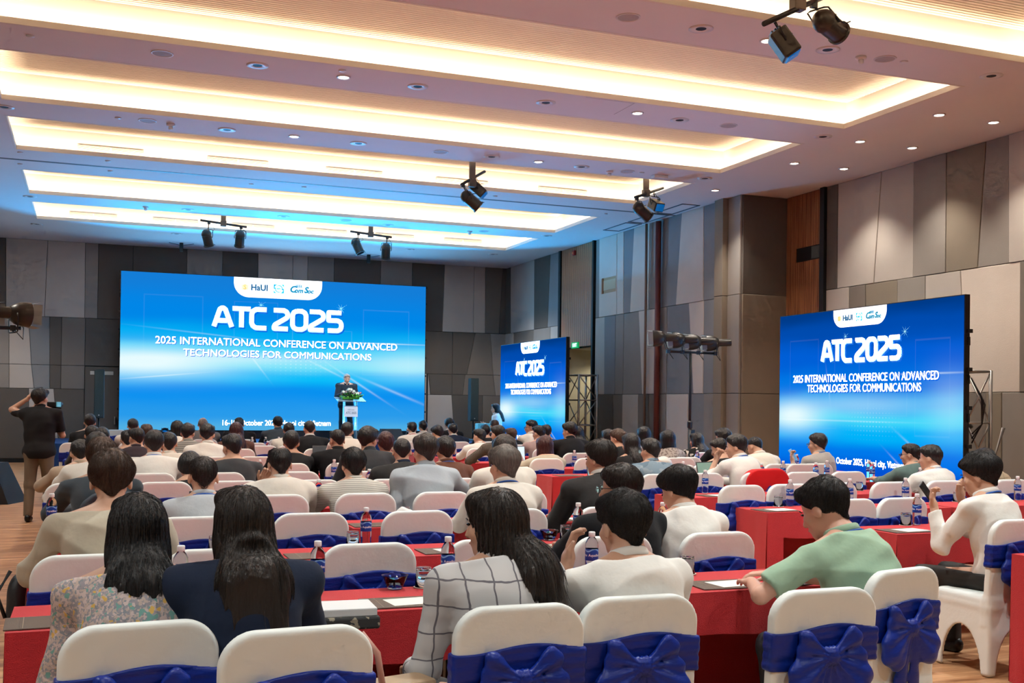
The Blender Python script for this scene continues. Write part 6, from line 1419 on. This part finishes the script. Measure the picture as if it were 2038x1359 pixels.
BOTTLES=[
(1.512,4.67,'water bottle with blue label behind the open desk pad at the front'),
(0.923,4.67,'water bottle with blue label right of the navy jacket shoulder'),
(0.357,4.67,'water bottle with blue label between floral blouse and navy jacket'),
(1.478,6.09,'water bottle with blue label between the two second row chairs'),
(1.662,8.41,'water bottle with blue label right of the thinning man, nearer'),
(2.46,8.41,'water bottle with blue label at the chair behind the light grey-blue shirt'),
(2.364,9.646,'water bottle with blue label right behind the striped shirt'),
(2.566,9.51,'water bottle with blue label left elbow of the light grey-blue shirt'),
(-0.219,7.46,'water bottle with blue label at the left aisle edge beside the beige top'),
(2.401,11.34,'water bottle with blue label far left of the striped shirt head'),
(1.631,11.34,'water bottle with blue label left ear of the thinning man'),
(2.561,18.74,'water bottle with blue label far, right of the stout grey tee shoulder'),
(2.53,16.81,'water bottle with blue label far, left of the thinning crown'),
(3.007,18.74,'water bottle with blue label far, beside the slate suit'),
(3.245,16.81,'water bottle with blue label far, right of the black shirt man by the tablet'),
(2.787,18.74,'water bottle with blue label farthest, at the slate suit left arm'),
(6.073,13.31,'water bottle with blue label in the middle aisle half behind the beige jacket'),
(5.485,9.01,'water bottle with blue label right of the cream shirt looking down'),
(2.809,6.09,'water bottle with blue label beside the leather folder and tumbler near the side-turned glasses'),
(3.347,5.997,'water bottle with blue label in front of the cream shirt chin'),
(6.059,10.41,'water bottle with blue label on the chair row left of the red jacket'),
(7.853,13.111,'water bottle with blue label near the floral black and white blouse'),
(3.383,7.46,'water bottle with blue label at the elbow of the tall dark suit'),
(2.227,4.67,'water bottle with blue label behind the raised hand of the front white shirt'),
(7.358,10.41,'water bottle with blue label before the right screen left corner'),
(7.529,10.042,'water bottle with blue label before the grey shirt man'),
(6.797,10.01,'water bottle with blue label in front of the red jacket'),
(5.485,7.66,'water bottle with blue label left of the green polo head'),
(6.097,7.66,'water bottle with blue label right of the green polo head'),
(7.959,10.41,'water bottle with blue label beside the grey shirt elbow'),
(8.629,11.91,'water bottle with blue label left of the grey shirt man phone'),
(8.273,10.01,'water bottle with blue label below the screen date line, nearer'),
(8.56,10.41,'water bottle with blue label below the screen date line, farther'),
(6.695,7.66,'water bottle with blue label left of the empty chair by the phone man'),
(5.514,6.19,'water bottle with blue label on the pad table left of the phone'),
(8.065,9.01,'water bottle with blue label between grey-green shirt and white shirt'),
(7.986,7.66,'water bottle with blue label at the right picture edge'),
]
for x,y,lb in BOTTLES: bottle(x,y,lb,'water bottles on the tables')
GLASSES=[
(1.399,4.67,'clear tumbler upside down by the bottle on the front desk pad'),
(2.011,4.429,'clear tumbler upside down left of the front white shirt sleeve'),
(2.746,4.67,'clear tumbler upside down right of the front white shirt, on a coaster'),
(2.728,6.09,'clear tumbler upside down left of the bottle near the side-turned glasses'),
(1.402,6.09,'clear tumbler upside down between the two second row chairs'),
(3.288,7.46,'clear tumbler upside down near the tall dark suit elbow'),
(1.565,8.41,'clear tumbler upside down behind the second row chair top'),
(2.09,7.46,'clear tumbler upside down left sleeve of the light grey-blue shirt'),
(5.415,6.19,'clear tumbler upside down left of the bottle on the pad table'),
(5.37,7.66,'clear tumbler upside down left of the bottle by the green polo'),
(6.644,10.01,'clear tumbler upside down in front of the red jacket'),
(7.276,7.66,'clear tumbler upside down behind the raised phone'),
(6.95,9.01,'clear tumbler upside down under the bottle by the grey shirt'),
(7.246,8.956,'clear tumbler upside down below the date line'),
(5.0,8.61,'clear tumbler upside down in front of the cream shirt chin, farther'),
(0.644,6.09,'clear tumbler upside down behind the navy jacket woman hair'),
]
for x,y,lb in GLASSES: tumbler(x,y,lb,'upturned tumblers')
bowl(1.267,4.67,'small glass bowl of wrapped teal sweets at the front')
bowl(2.617,6.09,'small glass bowl of teal sweets in the second row')
bowl(2.296,4.67,'small glass bowl half hidden by the front white shirt')
folder(-0.124,4.33,0.03,'brown leather desk pad at the left end of the front table',None)
folder(1.2,4.33,-0.04,'brown leather desk pad beside the candy bowl at the front','white sheet on the desk pad beside the front candy bowl')
folder(0.888,4.33,-0.1,'brown leather desk pad by the navy jacket elbow',None)
folder(2.735,4.33,-0.05,'brown leather desk pad right of the front white shirt','white sheet on the desk pad right of the front white shirt')
folder(3.152,4.33,0.2,'dark leather desk pad under the green polo arm',None)
folder(1.862,5.78,0.0,'brown leather desk pad left of the checked jacket face','small white sheet on the pad by the checked jacket face')
folder(1.132,5.78,0.0,'brown leather desk pad behind the navy jacket woman',None)
folder(2.567,5.78,0.0,'brown leather desk pad with loose sheets by the tumbler','loose white sheets by the tumbler and sweets bowl')
folder(1.787,7.14,0.0,'brown leather desk pad between two third row chairs',None)
folder(5.133,7.37,0.0,'brown leather desk pad on the right block corner table','white sheet on the corner table desk pad')
folder(5.149,5.9,0.0,'brown leather desk pad by the bottle left of the phone','white sheet on the pad left of the phone')
folder(6.405,7.37,0.0,'blue-lit leather desk pad behind the empty chairs at right','white sheet on the blue-lit desk pad at right')
folder(5.427,8.72,0.0,'brown leather desk pad right of the cream shirt','white sheet right of the cream shirt')
folder(3.27,7.14,0.0,'brown leather desk pad near the tall dark suit','white sheet near the tall dark suit')
folder(5.224,11.62,0.0,'dark desk pad on the table behind the beige jacket',None)
drape(6.30,9.2,mat('jacket_red',(.62,.008,.012),.8),'bright red jacket hung over a chair back in the right block','jacket')
drape(.20,7.60,mat('jacket_slate',(.05,.06,.075),.85),'slate grey jacket hung over a chair back at the left aisle','jacket',low=.6)
laptop(.80,7.30,.05,'open laptop with a dark blank screen behind the pale blue shirt',mat('screen_off',(.14,.115,.09),.35),w=.36,tilt=.12,dark=True)
laptop(5.0,10.15,.12,'open laptop with a pale blue screen beside the denim shirt',mat('screen_pale_blue',(.2,.4,.5),.4,emit=(.16,.42,.52),es=.7),w=.30,tilt=.25)
laptop(6.35,10.2,.35,'open laptop with a grey-green screen before the fringed young man',mat('screen_grey_green',(.2,.3,.25),.4,emit=(.12,.22,.17),es=.6),w=.33,tilt=.2,dark=True)
laptop(5.72,14.5,.0,'open laptop with a white page behind the grey-haired man',mat('screen_page',(.5,.6,.65),.4,emit=(.45,.62,.68),es=.8),w=.33,tilt=.15)
laptop(3.02,14.85,.0,'tablet propped up dark grey on the far table by a bottle',mat('screen_slate',(.05,.07,.09),.4),w=.30,tilt=.25,dark=True)
# ---------------------------------------------------------------- standing people, phone, bags, paper
r_,j=person('cameraman standing at the left in a black polo and khaki trousers, filming',(-.60,15.2,1.70),stand=True,shirt='polo',sleeve='short',col=BLK_,hair='short',vol=1.16,h=.011,w=1.14,b=1.1,lean=.02,pitch=.05,yaw=-.5,rz=-.1,arms=('raise','hold'),pants=(.20,.16,.115),trap=1.05)
e=empty('video_camera',(-.44,15.42,1.50),-.4,label='compact black video camera on a handheld gimbal',cat='camera')
MB().box(-.06,.06,-.09,.09,-.035,.035,bev=.008).build('camera_body',BLACK,e); MB().lathe([(.0,.0),(.032,.0),(.036,.10),(.0,.09)],16).xf(Matrix.Translation((0,.08,0))@Matrix.Rotation(-PI/2,4,'X')).build('lens',BLACK,e,smooth=True)
MB().box(.06,.075,-.08,.03,-.03,.035,bev=.003).build('flip_screen',mat('flip_screen_teal',(.1,.3,.35),.3,emit=(.1,.3,.36),es=.5),e); MB().tube([(0,0,-.03),(-.01,-.02,-.10),(0,-.03,-.26)],.016,8).tube([(-.09,0,-.045),(.09,0,-.045)],.010,8).build('grip',BLACK,e,smooth=True)
rs,j=person('grey-haired speaker in a dark suit and tie reading at the podium',(6.10,27.42,2.31),floor=.6,stand=True,shirt='suit',col=(.02,.03,.045),hair='short',hcol='light',h=.013,w=1.12,b=1.1,lean=.06,pitch=.35,rz=PI,arms=('hold','hold'),pants=(.02,.03,.04),glasses=False)
o=MB().add([(-.012,.118,1.36),(.012,.118,1.36),(.02,.155,1.12),(0,.16,1.05),(-.02,.155,1.12)],[(0,1,2,3,4)]); 
C7=rs['C']
vs=[(-.05,.105,C7[2]-.02),(.05,.105,C7[2]-.02),(.015,.155,C7[2]-.26),(-.015,.155,C7[2]-.26)]
mk('shirt_front',vs,[(0,1,2,3)],WSH,rs); mk('tie',[(-.018,.112,C7[2]-.02),(.018,.112,C7[2]-.02),(.026,.160,C7[2]-.24),(0,.165,C7[2]-.27),(-.026,.160,C7[2]-.24)],[(0,1,2,3,4)],mat('tie_grey',(.10,.12,.13),.5),rs)
person('young woman with long black hair in white, standing by the narrow screen',(9.15,24.7,1.60),stand=True,female=True,col=WHC,hair='long',L=.30,h=.014,w=.9,lean=.05,yaw=.3,rz=1.15,arms=('hold','desk'),floor=0)
# phone in the hand of the phone man
def at_hand(who,side,M,w=.072,hh=.15):
    pass
o=MB().box(-.036,.036,-.004,.004,-.075,.075,bev=.004).build('smartphone',mat('phone_black',(.012,.012,.013),.25)); tag(o,'black smartphone held up by the man in the crumpled white shirt','phone'); PHONE=o
o2=MB().box(-.036,.036,-.004,.004,-.075,.075,bev=.004).build('smartphone',mat('phone_blue_lit',(.1,.25,.4),.25,emit=(.1,.3,.5),es=.4)); tag(o2,'blue-lit smartphone held by the young man in grey','phone'); PHONE2=o2
def hand_of(label):
    for o in D.objects:
        if o.type=='EMPTY' and o.get('label','')==label: return o
def put(ph,label,side,off,rot):
    r=hand_of(label); W=Vector(r['WR'][side*3:side*3+3]); ph.location=r.matrix_basis@(W+Vector(off)); ph.rotation_euler=(rot[0],rot[1],rot[2]+r.rotation_euler.z)
put(PHONE,'man in a crumpled white shirt and blue lanyard holding up a phone',0,(.025,.065,.085),(-.45,-.45,.3)); put(PHONE2,'young man in a grey shirt looking at a phone before the right screen',0,(.06,.045,.07),(-.5,-.3,.2))
# handbag on the seat between front chairs
e=empty('handbag',(.93,3.42,.50),.25,label='black and tan handbag standing between the front chairs',cat='bag')
MB().box(-.13,.13,-.06,.06,0,.17,bev=.025).build('bag_body',mat('bag_black',(.012,.012,.012),.4),e); MB().box(-.132,.132,-.064,.064,.12,.178,bev=.02).build('flap',mat('bag_tan',(.42,.30,.19),.55),e)
MB().lathe([(.012,0),(.012,.006),(0,.008)],12).xf(Matrix.Translation((.05,-.06,.12))@Matrix.Rotation(PI/2,4,'X')).build('clasp',mat('gold_clasp',(.6,.4,.15),.3,metal=1),e)
o=MB().tube([(.79,3.30,.86),(.835,3.27,.80),(.85,3.26,.70),(.83,3.27,.62),(.79,3.30,.585),(.76,3.33,.60)],.011,8).build('bag_strap',mat('strap_pink',(.45,.22,.17),.5),smooth=True); tag(o,'pink leather bag strap hanging beside the second front chair','strap')
e=empty('thick_book',(.88,3.96,.752),-.06,label='thick white book and patterned pouch by the navy jacket elbow',cat='book')
MB().box(-.11,.11,-.09,.09,.045,.075,bev=.004).build('page_block',mat('page_white',(.72,.72,.72),.8),e)
MB().box(-.12,.12,-.10,.10,0,.045,bev=.008).build('pouch',pattern('dotted_pouch',(.05,.05,.05),[((.35,.3,.22),55,.62)],1),e)
o=MB(); rr=random.Random(9); vs=[]
def crumple(P): return el(P,(0,0,.05),(.06,.045,.06))+wav(P,70,3,6)*.012
o=blob('crumpled_tissue',crumple,(-.1,-.09,-.02),(.1,.09,.14),.007,mat('tissue_white',(.72,.70,.67),.9)); o.location=(2.02,7.22,.755); tag(o,'crumpled white tissue left of the checked jacket woman hair','tissue')
def crumple2(P): return el(P,(0,0,.11),(.13,.08,.11))+wav(P,38,5,6)*.022
o=blob('plastic_bag',crumple2,(-.2,-.15,-.02),(.2,.15,.28),.011,mat('bag_plastic_white',(.66,.66,.62),.5)); o.location=(6.55,11.75,.755); tag(o,'crumpled white plastic bag with green print on the far table','bag')
e=empty('small_backpack',(-.33,6.0,.38),label='small black backpack hanging at the left end of the second table',cat='bag'); 
def bpf(P): return smax(el(P,(0,0,.14),(.05,.12,.17))+wav(P,40,2)*.006,-P[:,2],.01)
blob('pack',bpf,(-.1,-.16,-.03),(.1,.16,.34),.010,BLK2,e); MB().tube([(-.05,-.05,.10),(-.09,-.05,.22),(-.03,-.03,.33)],.010,6).build('strap',BLK2,e,smooth=True)
o=MB().box(-.08,.10,-.06,.06,0,.05,bev=.006).build('leather_box',mat('box_red_brown',(.28,.05,.04),.5),loc=(7.45,10.1,.752)); tag(o,'low red-brown box on the table beyond the date line','box')
do_strands()
for i,o in enumerate([o for o in D.objects if o.get('category')=='person']):
    for k in ('C','WR'):
        if k in o: del o[k]
for s,e_ in enumerate(D.lights): pass
